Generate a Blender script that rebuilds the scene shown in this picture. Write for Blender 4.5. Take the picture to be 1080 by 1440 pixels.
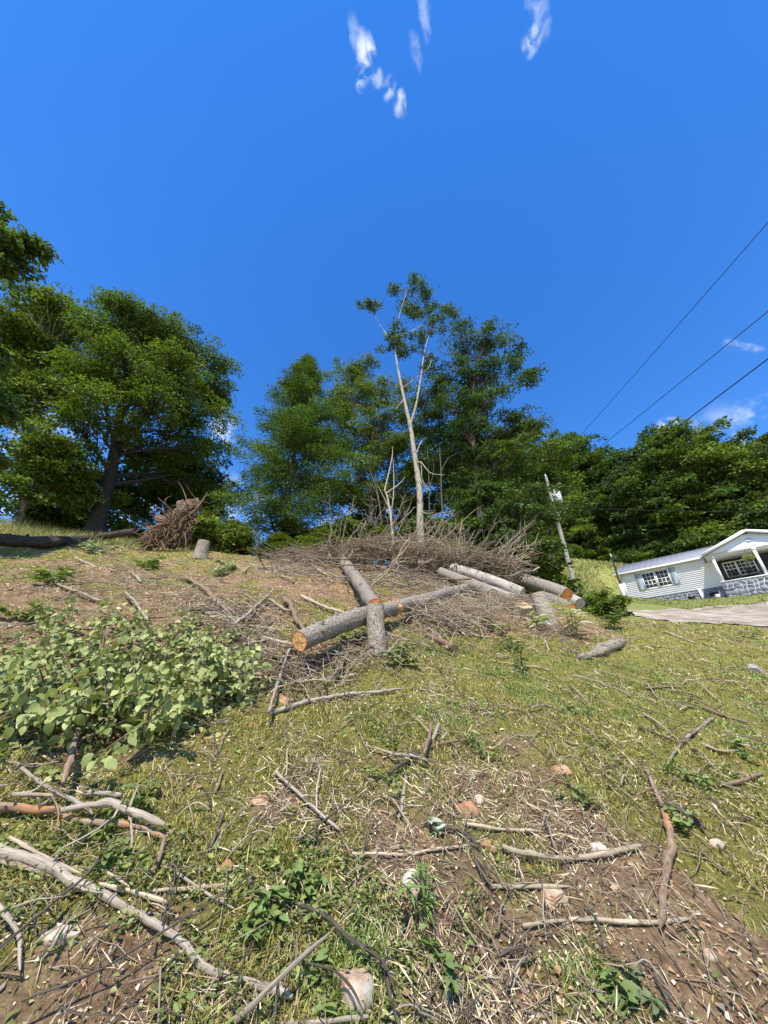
import bpy, math, random
import numpy as np
from mathutils import Vector

for o in list(bpy.data.objects):
    bpy.data.objects.remove(o, do_unlink=True)
SC = bpy.context.scene
COL = SC.collection
RNG = np.random.default_rng(11)
random.seed(11)
R = math.radians

# ------------------------------------------------------------------ camera
PITCH = R(29.0); FOC = 505.0; EYE = 1.6
SP, CP = math.sin(PITCH), math.cos(PITCH)
cam_d = bpy.data.cameras.new('camera')
cam = bpy.data.objects.new('camera', cam_d)
COL.objects.link(cam)
cam.location = (0, 0, EYE)
cam.rotation_euler = (math.pi / 2 + PITCH, 0, 0)
cam_d.sensor_fit = 'HORIZONTAL'
cam_d.sensor_width = 36.0
cam_d.lens = 36.0 * FOC / 1080.0
cam_d.clip_start = 0.05
cam_d.clip_end = 3000
SC.camera = cam

# ------------------------------------------------------------------ light
SUN_EL = R(55.0)
SUN_AZ = (-0.20, -0.98)          # horizontal direction towards the sun
sd = bpy.data.lights.new('sun', 'SUN')
sun = bpy.data.objects.new('sun', sd)
COL.objects.link(sun)
sd.energy = 5.0
sd.angle = R(0.55)
sd.color = (1.0, 0.94, 0.84)
_n = math.hypot(*SUN_AZ)
sv = Vector((SUN_AZ[0] / _n * math.cos(SUN_EL), SUN_AZ[1] / _n * math.cos(SUN_EL), math.sin(SUN_EL)))
sun.rotation_euler = (-sv).to_track_quat('-Z', 'Y').to_euler()
sun.location = (0, -20, 60)

W = bpy.data.worlds.new('World')
SC.world = W
W.use_nodes = True
SC.view_settings.view_transform = 'Standard'
SC.view_settings.look = 'None'
SC.view_settings.exposure = 0.62
SC.view_settings.gamma = 1.0
SC.cycles.max_bounces = 6
SC.cycles.diffuse_bounces = 3
SC.cycles.transmission_bounces = 4
SC.cycles.transparent_max_bounces = 6
SC.cycles.use_denoising = True


def pix_dir(px, py):
    u = (px - 540.0) / FOC
    v = (py - 720.0) / FOC
    return np.array([u, CP + v * SP, SP - v * CP])


def build_world():
    nt = W.node_tree
    N, L = nt.nodes, nt.links
    N.clear()
    out = N.new('ShaderNodeOutputWorld')
    bg = N.new('ShaderNodeBackground')
    sky = N.new('ShaderNodeTexSky')
    sky.sky_type = 'NISHITA'
    sky.sun_disc = False
    sky.sun_elevation = SUN_EL
    sky.sun_rotation = math.atan2(SUN_AZ[0], SUN_AZ[1])
    sky.altitude = 900
    sky.air_density = 1.3
    sky.dust_density = 0.0
    sky.ozone_density = 5.0
    hsv = N.new('ShaderNodeHueSaturation')
    hsv.inputs['Hue'].default_value = 0.51
    hsv.inputs['Saturation'].default_value = 1.28
    hsv.inputs['Value'].default_value = 1.2
    L.new(sky.outputs[0], hsv.inputs['Color'])
    tc = N.new('ShaderNodeTexCoord')
    nz = N.new('ShaderNodeTexNoise')
    nz.inputs['Scale'].default_value = 9.0
    nz.inputs['Detail'].default_value = 9.0
    nz.inputs['Roughness'].default_value = 0.62
    L.new(tc.outputs['Generated'], nz.inputs['Vector'])
    nz2 = N.new('ShaderNodeTexNoise')
    nz2.inputs['Scale'].default_value = 44.0
    nz2.inputs['Detail'].default_value = 6.0
    nz2.inputs['Distortion'].default_value = 0.6
    L.new(tc.outputs['Generated'], nz2.inputs['Vector'])

    def math_n(op, a, b=None, clamp=False):
        m = N.new('ShaderNodeMath'); m.operation = op; m.use_clamp = clamp
        for i, s in enumerate((a, b)):
            if s is None: continue
            if isinstance(s, (int, float)): m.inputs[i].default_value = s
            else: L.new(s, m.inputs[i])
        return m.outputs[0]

    # warped direction for ragged outlines
    wv = N.new('ShaderNodeVectorMath'); wv.operation = 'SUBTRACT'
    L.new(nz.outputs['Color'], wv.inputs[0]); wv.inputs[1].default_value = (.5, .5, .5)
    ws = N.new('ShaderNodeVectorMath'); ws.operation = 'SCALE'; ws.inputs['Scale'].default_value = 0.06
    L.new(wv.outputs[0], ws.inputs[0])
    wa = N.new('ShaderNodeVectorMath'); wa.operation = 'ADD'
    L.new(tc.outputs['Generated'], wa.inputs[0]); L.new(ws.outputs[0], wa.inputs[1])
    total = None
    # wisps of cloud: direction (from its place in the sky), half sizes in radians, tilt, weight
    wisps = [((513, 80), .011, .024, 0.12, .9), ((506, 112), .010, .014, 0, .75), ((530, 122), .012, .010, -0.8, .45), ((548, 132), .010, .013, -0.5, .7), ((566, 150), .009, .013, -0.4, .8), ((499, 45), .009, .02, 0.3, .3),
             ((600, 22), .008, .024, 0.2, .33), ((585, 75), .008, .018, .5, .22), ((752, 52), .010, .016, 0.0, .65), ((760, 12), .013, .028, .3, .33), ((1045, 487), .008, .028, 1.0, .45),
             ((312, 604), .028, .03, 0, .8), ((940, 598), .018, .016, 0, .9)]
    for (p, a, b, tilt, wgt) in wisps:
        d = pix_dir(*p); d = d / np.linalg.norm(d)
        d2 = pix_dir(p[0], p[1] - 20); d2 = d2 / np.linalg.norm(d2)
        up = d2 - d * d.dot(d2); up /= np.linalg.norm(up)
        rt = np.cross(d, up)
        e1 = rt * math.cos(tilt) + up * math.sin(tilt)
        e2 = -rt * math.sin(tilt) + up * math.cos(tilt)

        def dot(vec):
            n = N.new('ShaderNodeVectorMath'); n.operation = 'DOT_PRODUCT'
            L.new(wa.outputs[0], n.inputs[0]); n.inputs[1].default_value = tuple(vec)
            return n.outputs['Value']
        x = math_n('DIVIDE', dot(e1), a); y = math_n('DIVIDE', dot(e2), b)
        q = math_n('ADD', math_n('MULTIPLY', x, x), math_n('MULTIPLY', y, y))
        front = math_n('GREATER_THAN', dot(d), 0.5)
        m = math_n('MULTIPLY', math_n('SUBTRACT', 1.15, math_n('MULTIPLY', q, .5), True), front)
        m = math_n('MULTIPLY', m, wgt)
        total = m if total is None else math_n('MAXIMUM', total, m)
    br = N.new('ShaderNodeMapRange'); br.interpolation_type = 'SMOOTHSTEP'
    br.inputs['From Min'].default_value = .36; br.inputs['From Max'].default_value = .68
    L.new(nz2.outputs['Fac'], br.inputs['Value'])
    wis = math_n('MULTIPLY', total, br.outputs[0], True)
    # broken bank of fair-weather cloud low above the ridge, all the way round
    sx = N.new('ShaderNodeSeparateXYZ'); L.new(tc.outputs['Generated'], sx.inputs[0])
    el = N.new('ShaderNodeMapRange'); el.interpolation_type = 'SMOOTHSTEP'
    el.inputs['From Min'].default_value = .55; el.inputs['From Max'].default_value = .46
    L.new(sx.outputs['Z'], el.inputs['Value'])
    cb = N.new('ShaderNodeMapRange'); cb.interpolation_type = 'SMOOTHSTEP'
    cb.inputs['From Min'].default_value = .53; cb.inputs['From Max'].default_value = .70
    L.new(nz.outputs['Fac'], cb.inputs['Value'])
    bank = math_n('MULTIPLY', el.outputs[0], cb.outputs[0])
    fac = math_n('MAXIMUM', wis, bank, True)
    mix = N.new('ShaderNodeMix'); mix.data_type = 'RGBA'
    L.new(fac, mix.inputs['Factor'])
    L.new(hsv.outputs[0], mix.inputs['A'])
    mix.inputs['B'].default_value = (4.2, 4.7, 5.4, 1)
    L.new(mix.outputs['Result'], bg.inputs['Color'])
    bg.inputs['Strength'].default_value = 0.15
    L.new(bg.outputs[0], out.inputs[0])


build_world()

# ------------------------------------------------------------------ noise + terrain


def _hash(ix, iy, seed):
    n = (ix.astype(np.int64) * 374761393 + iy.astype(np.int64) * 668265263 + seed * 974711) & 0x7fffffff
    n = ((n ^ (n >> 13)) * 1274126177) & 0x7fffffff
    return ((n ^ (n >> 16)) & 0xffff) / 65535.0


def vnoise(x, y, seed=0):
    x = np.asarray(x, float); y = np.asarray(y, float)
    ix = np.floor(x); iy = np.floor(y)
    fx = x - ix; fy = y - iy
    fx = fx * fx * (3 - 2 * fx); fy = fy * fy * (3 - 2 * fy)
    a = _hash(ix, iy, seed); b = _hash(ix + 1, iy, seed)
    c = _hash(ix, iy + 1, seed); d = _hash(ix + 1, iy + 1, seed)
    return (a * (1 - fx) + b * fx) * (1 - fy) + (c * (1 - fx) + d * fx) * fy


def fbm(x, y, seed=0, oct=4):
    s = 0; a = .5; t = 0
    for k in range(oct):
        s = s + a * vnoise(x * 2 ** k, y * 2 ** k, seed + k * 17); t += a; a *= .55
    return s / t


# sight-line slopes (height above the eye / distance) of the far ground by bearing and range
TP = np.array([-100, -75, -50, -29, 0, 10, 18, 28.5, 35, 41, 46, 55, 75, 100.])
TR = np.array([6, 9, 12, 16, 20, 24, 30, 34, 38, 42, 57, 75, 110, 250.])
TS = np.array([
    [.20, .22, .25, .28, .29, .30, .31, .31, .30, .30, .28, .27, .25, .12],
    [.20, .22, .25, .28, .29, .30, .31, .31, .30, .30, .28, .27, .25, .12],
    [.24, .27, .30, .318, .326, .33, .332, .33, .325, .32, .30, .28, .25, .12],
    [.30, .34, .366, .366, .36, .35, .34, .33, .32, .31, .29, .27, .25, .12],
    [.30, .34, .365, .378, .372, .36, .345, .335, .325, .32, .30, .30, .30, .15],
    [.28, .32, .335, .335, .33, .325, .32, .315, .31, .31, .31, .34, .38, .20],
    [.23, .265, .28, .272, .27, .272, .28, .285, .29, .30, .35, .42, .50, .30],
    [.16, .20, .187, .180, .19, .220, .25, .262, .275, .29, .345, .42, .50, .30],
    [.13, .17, .170, .166, .172, .190, .215, .232, .25, .262, .34, .42, .50, .30],
    [.10, .14, .157, .160, .163, .167, .180, .196, .212, .216, .31, .42, .50, .30],
    [.05, .09, .120, .135, .139, .148, .170, .190, .203, .208, .30, .41, .50, .30],
    [.00, .03, .060, .090, .108, .130, .160, .180, .193, .20, .28, .40, .50, .30],
    [-.1, -.06, -.02, .02, .05, .07, .10, .12, .14, .16, .24, .36, .45, .28],
    [-.1, -.06, -.02, .02, .05, .07, .10, .12, .14, .16, .24, .36, .45, .28]])
_fp = np.linspace(-100, 100, 201)
_fr = np.linspace(math.log(6), math.log(250), 160)


def _grid():
    a = np.stack([np.interp(_fr, np.log(TR), row) for row in TS])
    b = np.stack([np.interp(_fp, TP, a[:, j]) for j in range(a.shape[1])], 1)
    for _ in range(5):
        p = np.pad(b, ((1, 1), (1, 1)), mode='edge')
        b = (p[:-2, 1:-1] + p[2:, 1:-1] + p[1:-1, :-2] + p[1:-1, 2:] + 2 * b) / 6
    return b


FG = _grid()


def H(x, y, rough=True):
    x = np.asarray(x, float); y = np.asarray(y, float)
    r = np.maximum(np.hypot(x, y), 1e-3)
    ph = np.clip(np.degrees(np.arctan2(x, y)), -99.99, 99.99)
    ip = ph + 100; i = np.floor(ip).astype(int); i = np.minimum(i, 199); fi = ip - i
    lr = np.clip((np.log(np.clip(r, 6.001, 249)) - _fr[0]) / (_fr[1] - _fr[0]), 0, 158.999)
    j = lr.astype(int); fj = lr - j
    S = (FG[i, j] * (1 - fi) + FG[i + 1, j] * fi) * (1 - fj) + (FG[i, j + 1] * (1 - fi) + FG[i + 1, j + 1] * fi) * fj
    far = EYE + S * np.minimum(r, 249 + (r - 249) * .15)
    ye = np.where(y > 0, y, y * .4)
    xa = np.clip(x, -60, 60)
    pl = .5 * ye - .128 * xa
    near = np.clip((9 - r) / 3, 0, 1)
    far = far * (1 - near) + (pl + 3) * near
    k = .7
    h = np.clip(.5 + .5 * (far - pl) / k, 0, 1)
    z = far * (1 - h) + pl * h - k * h * (1 - h)
    # level pad cut into the slope for the house
    hs = (x - 20.7) * .73 - (y - 30.2) * .684; hd = (x - 20.7) * .684 + (y - 30.2) * .73
    ex = np.maximum(np.maximum(-1.2 - hs, 0), np.maximum(-.6 - hd, hd - 8.6)); ex = np.maximum(ex, 0)
    w = np.clip(1 - ex / 3.0, 0, 1); w = w * w * (3 - 2 * w)
    z = z * (1 - w) + (9.0 - .045 * np.clip(hs, 0, 20)) * w
    # mound of earth under the right hand logs
    z = z + .32 * np.exp(-(((x - 3.9) / 1.1) ** 2 + ((y - 8.3) / .8) ** 2))
    if rough:
        z = z + (fbm(x * .55, y * .55, 3, 3) - .5) * .34 * np.clip(r / 4, .15, 1) * (1 - w)
        amp = np.clip(1.5 - r / 22, 0.15, 1)
        z = z + (fbm(x * 2.6, y * 2.6, 7, 4) - .5) * .13 * amp
    return z


_ts = np.exp(np.linspace(math.log(.4), math.log(170), 900))


def G(px, py, lift=0.0):
    """point on the sight line of a photo position that is `lift` above the ground"""
    d = pix_dir(px, py)
    X = d[0] * _ts; Y = d[1] * _ts; Z = EYE + d[2] * _ts
    g = Z - H(X, Y) - lift
    idx = np.where(g < 0)[0]
    if len(idx) == 0:
        i = int(np.argmin(g)); t = _ts[i]
    else:
        i = idx[0]
        if i == 0: t = _ts[0]
        else:
            f = g[i - 1] / (g[i - 1] - g[i]); t = _ts[i - 1] + f * (_ts[i] - _ts[i - 1])
    return np.array([d[0] * t, d[1] * t, EYE + d[2] * t]), t


def D(px, py, t):
    d = pix_dir(px, py)
    return np.array([d[0] * t, d[1] * t, EYE + d[2] * t])


def at_r(px, py, r):
    d = pix_dir(px, py); t = r / math.hypot(d[0], d[1])
    return D(px, py, t), t


# ------------------------------------------------------------------ mesh helpers
def nrm(v):
    v = np.asarray(v, float)
    return v / np.maximum(np.linalg.norm(v, axis=-1, keepdims=True), 1e-9)


class MB:
    def __init__(s):
        s.v = []; s.f = []; s.n = 0; s.c = []; s.u = []; s.anyc = False; s.anyu = False

    def add(s, V, F, C=None, U=None):
        V = np.asarray(V, float).reshape(-1, 3); F = np.asarray(F, int)
        s.v.append(V); s.f.append(F + s.n); s.n += len(V)
        if C is None: C = np.ones((len(V), 3)) * .5
        else: s.anyc = True
        C = np.asarray(C, float)
        if C.ndim == 1: C = np.tile(C, (len(V), 1))
        s.c.append(C)
        if U is None: U = np.zeros((len(V), 2))
        else: s.anyu = True
        s.u.append(np.asarray(U, float))
        return s

    def mesh(s, name, smooth=False):
        me = bpy.data.meshes.new(name)
        V = np.concatenate(s.v) if s.v else np.zeros((0, 3))
        loops = np.concatenate([f.ravel() for f in s.f]).astype(np.int32)
        sizes = np.concatenate([np.full(len(f), f.shape[1], np.int32) for f in s.f])
        starts = np.concatenate([[0], np.cumsum(sizes)[:-1]]).astype(np.int32)
        me.vertices.add(len(V)); me.vertices.foreach_set('co', V.astype(np.float32).ravel())
        me.loops.add(len(loops)); me.loops.foreach_set('vertex_index', loops)
        me.polygons.add(len(sizes))
        me.polygons.foreach_set('loop_start', starts)
        me.polygons.foreach_set('loop_total', sizes)
        if smooth: me.polygons.foreach_set('use_smooth', np.ones(len(sizes), bool))
        if s.anyc:
            a = me.color_attributes.new('Col', 'FLOAT_COLOR', 'POINT')
            C = np.concatenate(s.c)
            a.data.foreach_set('color', np.concatenate([C, np.ones((len(C), 1))], 1).astype(np.float32).ravel())
        if s.anyu:
            ul = me.uv_layers.new(name='UVMap')
            U = np.concatenate(s.u)
            ul.data.foreach_set('uv', U[loops].astype(np.float32).ravel())
        me.update(calc_edges=True)
        return me

    def build(s, name, mat, parent=None, smooth=False, **tags):
        return link(name, s.mesh(name, smooth), mat, parent, **tags)


def link(name, me, mat=None, parent=None, label=None, cat=None, group=None, kind=None):
    o = bpy.data.objects.new(name, me)
    COL.objects.link(o)
    if mat is not None and me is not None and not me.materials: me.materials.append(mat)
    if parent is not None: o.parent = parent
    tag(o, label, cat, group, kind)
    return o


def tag(o, label=None, cat=None, group=None, kind=None):
    if label: o['label'] = label
    if cat: o['category'] = cat
    if group: o['group'] = group
    if kind: o['kind'] = kind
    return o


def empty(name, loc, label=None, cat=None, group=None, rz=0):
    o = bpy.data.objects.new(name, None)
    COL.objects.link(o)
    o.location = loc; o.rotation_euler = (0, 0, rz); o.empty_display_size = .1
    return tag(o, label, cat, group)


BOXF = np.array([[0, 3, 2, 1], [4, 5, 6, 7], [0, 1, 5, 4], [1, 2, 6, 5], [2, 3, 7, 6], [3, 0, 4, 7]])


def box(mb, x0, x1, y0, y1, z0, z1, C=None):
    V = [[x0, y0, z0], [x1, y0, z0], [x1, y1, z0], [x0, y1, z0], [x0, y0, z1], [x1, y0, z1], [x1, y1, z1], [x0, y1, z1]]
    return mb.add(V, BOXF, C)


def bar(mb, a, b, w, h, C=None):
    a = np.array(a, float); b = np.array(b, float); d = nrm(b - a)
    up = np.array([0, 0, 1.]) if abs(d[2]) < .95 else np.array([0, 1., 0])
    s = nrm(np.cross(d, up)); u = np.cross(s, d)
    V = [p + s * i * w / 2 + u * j * h / 2 for p in (a, b) for (i, j) in ((-1, -1), (1, -1), (1, 1), (-1, 1))]
    return mb.add(V, BOXF, C)


def spline(P, n):
    P = np.asarray(P, float)
    if len(P) == 2: P = np.stack([P[0], P[0] * .67 + P[1] * .33, P[0] * .33 + P[1] * .67, P[1]])
    Q = np.concatenate([[2 * P[0] - P[1]], P, [2 * P[-1] - P[-2]]])
    t = np.linspace(0, len(P) - 1, n); i = np.minimum(t.astype(int), len(P) - 2); f = (t - i)[:, None]
    a, b, c, d = Q[i], Q[i + 1], Q[i + 2], Q[i + 3]
    return .5 * (2 * b + (c - a) * f + (2 * a - 5 * b + 4 * c - d) * f ** 2 + (3 * b - a - 3 * c + d) * f ** 3)


def frames(P):
    T = nrm(np.gradient(P, axis=0))
    ref = np.array([0, 0, 1.]) if abs(T[0][2]) < .9 else np.array([1., 0, 0])
    A = []
    a = nrm(np.cross(T[0], ref))
    for t in T:
        a = nrm(a - t * a.dot(t)); A.append(a)
    A = np.array(A); B = np.cross(T, A)
    return T, A, B


def tube(mb, P, rad, sides=8, lump=0.0, cap=True, C=None, seed=0, ridge=0.0):
    P = np.asarray(P, float); n = len(P)
    rad = np.full(n, rad) if np.isscalar(rad) else np.asarray(rad, float)
    T, A, B = frames(P)
    th = np.linspace(0, 2 * math.pi, sides, endpoint=False)
    rr = np.repeat(rad[:, None], sides, 1)
    if lump:
        ln = np.concatenate([[0], np.cumsum(np.linalg.norm(np.diff(P, axis=0), axis=1))])
        s = 1 / np.maximum(rad.mean(), 1e-4)
        nz = vnoise(np.cos(th)[None, :] * 1.3 + ln[:, None] * s * .35 + seed * 7.1, np.sin(th)[None, :] * 1.3 + ln[:, None] * s * .2 + 31.7, seed) - .5
        rr = rr * (1 + lump * 2 * nz)
        if ridge:
            nz2 = vnoise(th[None, :] * 3.4 + np.zeros((n, 1)) + seed, ln[:, None] * s * .7 + 0 * th[None, :], seed + 5) - .5
            rr = rr * (1 + ridge * 2 * nz2)
    V = P[:, None, :] + rr[..., None] * (np.cos(th)[None, :, None] * A[:, None, :] + np.sin(th)[None, :, None] * B[:, None, :])
    idx = np.arange(n * sides).reshape(n, sides)
    F = np.stack([idx[:-1], np.roll(idx, -1, 1)[:-1], np.roll(idx, -1, 1)[1:], idx[1:]], -1).reshape(-1, 4)
    ln = np.concatenate([[0], np.cumsum(np.linalg.norm(np.diff(P, axis=0), axis=1))])
    U = np.stack([np.repeat(th[None, :], n, 0) * rad.mean(), np.repeat(ln[:, None], sides, 1)], -1).reshape(-1, 2)
    mb.add(V, F, C, U)
    if cap:
        for e in (0, n - 1):
            ring = V[e]; c = ring.mean(0)
            W_ = np.concatenate([ring, [c]])
            k = np.arange(sides); k2 = np.roll(k, -1)
            f = np.stack([k2, k, np.full(sides, sides)], 1) if e == 0 else np.stack([k, k2, np.full(sides, sides)], 1)
            mb.add(W_, f, C, np.concatenate([U[:sides], U[:1]]))
    return V


def batch_tubes(mb, P, rad, sides=3, C=None):
    """P (N,k,3), rad (N,k)"""
    N, k, _ = P.shape
    T = nrm(np.gradient(P, axis=1))
    ref = np.where(np.abs(T[:, :1, 2:3]) < .9, np.array([0, 0, 1.]), np.array([1., 0, 0]))
    A = nrm(np.cross(T, np.broadcast_to(ref, T.shape))); B = np.cross(T, A)
    th = np.linspace(0, 2 * math.pi, sides, endpoint=False)
    V = P[:, :, None, :] + rad[:, :, None, None] * (np.cos(th)[None, None, :, None] * A[:, :, None, :] + np.sin(th)[None, None, :, None] * B[:, :, None, :])
    idx = np.arange(N * k * sides).reshape(N, k, sides); nx = np.roll(idx, -1, 2)
    F = np.stack([idx[:, :-1], nx[:, :-1], nx[:, 1:], idx[:, 1:]], -1).reshape(-1, 4)
    cc = None
    if C is not None: cc = np.repeat(C, k * sides, 0)
    ln = np.concatenate([np.zeros((N, 1)), np.cumsum(np.linalg.norm(np.diff(P, axis=1), axis=2), 1)], 1)
    U = np.stack([np.broadcast_to(th[None, None] * .02, (N, k, sides)), np.broadcast_to(ln[:, :, None], (N, k, sides))], -1).reshape(-1, 2)
    mb.add(V.reshape(-1, 3), F, cc, U)


def leaves(mb, c, d, nm, ln, wd, col, fold=.25):
    """kite leaves: c base points, d along, nm normals"""
    c = np.asarray(c); d = nrm(d); s = nrm(np.cross(d, nm)); u = np.cross(s, d)
    ln = np.broadcast_to(np.asarray(ln, float), (len(c),))[:, None]
    wd = np.broadcast_to(np.asarray(wd, float), (len(c),))[:, None]
    m = c + d * ln * .45
    V = np.stack([c, m - s * wd / 2 + u * wd * fold, c + d * ln - u * ln * .06, m + s * wd / 2 + u * wd * fold], 1).reshape(-1, 3)
    i = np.arange(len(c))[:, None] * 4
    F = np.concatenate([i + np.array([[0, 2, 1]]), i + np.array([[0, 3, 2]])])
    mb.add(V, F, np.repeat(col, 4, 0))


def blades(mb, c, d, ln, wd, bend, col):
    """grass blades: 2 segments, 5 verts"""
    N = len(c); ang = RNG.uniform(0, 2 * math.pi, N)
    out = np.stack([np.cos(ang), np.sin(ang), np.zeros(N)], 1); s = np.stack([-np.sin(ang), np.cos(ang), np.zeros(N)], 1)
    ln = ln[:, None]; wd = wd[:, None]; bend = bend[:, None]
    p1 = c + d * ln * .55 + out * ln * bend * .25
    p2 = c + d * ln * (1 - bend * .45) + out * ln * bend * .95
    V = np.stack([c - s * wd / 2, c + s * wd / 2, p1 + s * wd * .4, p1 - s * wd * .4, p2], 1).reshape(-1, 3)
    i = np.arange(N)[:, None] * 5
    mb.add(V, i + np.array([[0, 1, 2, 3]]), np.repeat(col, 5, 0))
    mb.f.append(i + np.array([[3, 2, 4]]) + mb.n - len(V))


def colvar(n, base, var=.25, hue=.12, rng=None):
    rng = rng or RNG
    b = np.tile(np.asarray(base, float), (n, 1))
    b = b * (1 + rng.uniform(-var, var, (n, 1)))
    b[:, 0] *= 1 + rng.uniform(-hue, hue * 1.6, n)
    b[:, 2] *= 1 + rng.uniform(-hue, hue, n)
    return np.clip(b, 0, 1)


# ------------------------------------------------------------------ materials
def mat(name):
    m = bpy.data.materials.new(name); m.use_nodes = True
    nt = m.node_tree
    return m, nt.nodes, nt.links, nt.nodes['Principled BSDF']


def ramp(N, stops):
    r = N.new('ShaderNodeValToRGB')
    e = r.color_ramp.elements
    while len(e) > 1: e.remove(e[-1])
    e[0].position = stops[0][0]; e[0].color = (*stops[0][1], 1)
    for p, c in stops[1:]:
        k = e.new(p); k.color = (*c, 1)
    return r


def noise(N, L, vec, scale, detail=5, rough=.6, dist=0):
    n = N.new('ShaderNodeTexNoise')
    n.inputs['Scale'].default_value = scale; n.inputs['Detail'].default_value = detail
    n.inputs['Roughness'].default_value = rough; n.inputs['Distortion'].default_value = dist
    if vec is not None: L.new(vec, n.inputs['Vector'])
    return n


def scaled(N, L, vec, s):
    m = N.new('ShaderNodeMapping'); m.inputs['Scale'].default_value = s
    L.new(vec, m.inputs['Vector']); return m.outputs[0]


def bump(N, L, h, strength, dist, bsdf):
    b = N.new('ShaderNodeBump'); b.inputs['Strength'].default_value = strength; b.inputs['Distance'].default_value = dist
    L.new(h, b.inputs['Height']); L.new(b.outputs[0], bsdf.inputs['Normal']); return b


def mixc(N, L, f, a, b, mode='MIX'):
    m = N.new('ShaderNodeMix'); m.data_type = 'RGBA'; m.blend_type = mode
    for s, k in ((f, 'Factor'), (a, 'A'), (b, 'B')):
        if isinstance(s, (int, float)): m.inputs[k].default_value = s
        elif isinstance(s, tuple): m.inputs[k].default_value = (*s, 1)
        else: L.new(s, m.inputs[k])
    return m.outputs['Result']


def leaf_mat(name, trans=.3, rough=.55, spec=.25):
    m, N, L, b = mat(name)
    a = N.new('ShaderNodeAttribute'); a.attribute_name = 'Col'
    L.new(a.outputs['Color'], b.inputs['Base Color'])
    b.inputs['Roughness'].default_value = rough
    b.inputs['Specular IOR Level'].default_value = spec
    if trans > 0:
        t = N.new('ShaderNodeBsdfTranslucent')
        tc = mixc(N, L, 1.0, a.outputs['Color'], (1.15, 1.25, .55), 'MULTIPLY')
        L.new(tc, t.inputs['Color'])
        mx = N.new('ShaderNodeMixShader'); mx.inputs[0].default_value = trans
        L.new(b.outputs[0], mx.inputs[1]); L.new(t.outputs[0], mx.inputs[2])
        L.new(mx.outputs[0], N['Material Output'].inputs['Surface'])
    return m


def bark_mat(name, stops, su=22, sv=5, bstr=.6, bdist=.01, rough=.9, patch=None, patch_scale=3.0, patch_lo=.52):
    m, N, L, b = mat(name)
    uv = N.new('ShaderNodeUVMap')
    oi = N.new('ShaderNodeObjectInfo')
    off = N.new('ShaderNodeVectorMath'); off.operation = 'ADD'
    cm = N.new('ShaderNodeCombineXYZ')
    mul = N.new('ShaderNodeMath'); mul.operation = 'MULTIPLY'; mul.inputs[1].default_value = 37.0
    L.new(oi.outputs['Random'], mul.inputs[0])
    for k in range(3): L.new(mul.outputs[0], cm.inputs[k])
    L.new(uv.outputs[0], off.inputs[0]); L.new(cm.outputs[0], off.inputs[1])
    n1 = noise(N, L, scaled(N, L, off.outputs[0], (su, sv, 1)), 1.0, 8, .65, .3)
    r = ramp(N, stops); L.new(n1.outputs['Fac'], r.inputs[0])
    colr = r.outputs[0]
    if patch:
        n2 = noise(N, L, scaled(N, L, off.outputs[0], (patch_scale * 2, patch_scale, 1)), 1.0, 5, .6, .8)
        mr = N.new('ShaderNodeMapRange'); mr.inputs['From Min'].default_value = patch_lo; mr.inputs['From Max'].default_value = patch_lo + .06
        L.new(n2.outputs['Fac'], mr.inputs['Value'])
        colr = mixc(N, L, mr.outputs[0], colr, patch)
    # piece to piece tone
    tv = N.new('ShaderNodeMapRange'); tv.inputs['To Min'].default_value = .75; tv.inputs['To Max'].default_value = 1.2
    L.new(oi.outputs['Random'], tv.inputs['Value'])
    sc = N.new('ShaderNodeVectorMath'); sc.operation = 'SCALE'
    L.new(colr, sc.inputs[0]); L.new(tv.outputs[0], sc.inputs['Scale'])
    L.new(sc.outputs[0], b.inputs['Base Color'])
    b.inputs['Roughness'].default_value = rough; b.inputs['Specular IOR Level'].default_value = .2
    bump(N, L, n1.outputs['Fac'], bstr, bdist, b)
    return m


def plain(name, c, rough=.6, spec=.3, nscale=0, amt=.15, bstr=0, bdist=.004):
    m, N, L, b = mat(name)
    b.inputs['Base Color'].default_value = (*c, 1); b.inputs['Roughness'].default_value = rough
    b.inputs['Specular IOR Level'].default_value = spec
    if nscale:
        tc = N.new('ShaderNodeTexCoord')
        n = noise(N, L, tc.outputs['Object'], nscale, 6, .65)
        lo = tuple(x * (1 - amt) for x in c); hi = tuple(min(1, x * (1 + amt)) for x in c)
        r = ramp(N, [(.3, lo), (.7, hi)]); L.new(n.outputs['Fac'], r.inputs[0]); L.new(r.outputs[0], b.inputs['Base Color'])
        if bstr: bump(N, L, n.outputs['Fac'], bstr, bdist, b)
    return m


M = {}
M['leaf'] = leaf_mat('tree_leaf', .32)
M['grass'] = leaf_mat('grass_blade', .25, .6)
M['bigleaf'] = leaf_mat('broad_leaf', .22, .5, .35)
M['litter'] = leaf_mat('dry_litter', 0, .9, .1)
M['bark'] = bark_mat('tree_bark', [(.3, (.035, .028, .022)), (.5, (.11, .09, .07)), (.72, (.22, .19, .155))], 26, 6, .9, .02)
M['bark_dark'] = bark_mat('dark_bark', [(.3, (.018, .014, .011)), (.55, (.06, .047, .037)), (.75, (.13, .105, .085))], 30, 8, .8, .01)
M['bark_log'] = bark_mat('log_bark', [(.32, (.07, .052, .038)), (.46, (.22, .18, .14)), (.60, (.38, .33, .265)), (.8, (.50, .45, .375))], 60, 30, 1.0, .016)
M['bark_pale'] = bark_mat('pale_bark', [(.25, (.13, .10, .075)), (.45, (.33, .28, .22)), (.75, (.47, .42, .34))], 26, 14, .9, .012, patch=(.17, .125, .09), patch_scale=2.6, patch_lo=.55)
M['bark_grey'] = bark_mat('grey_log', [(.3, (.14, .115, .09)), (.5, (.34, .30, .25)), (.75, (.50, .455, .39))], 22, 4, .8, .008)
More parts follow.
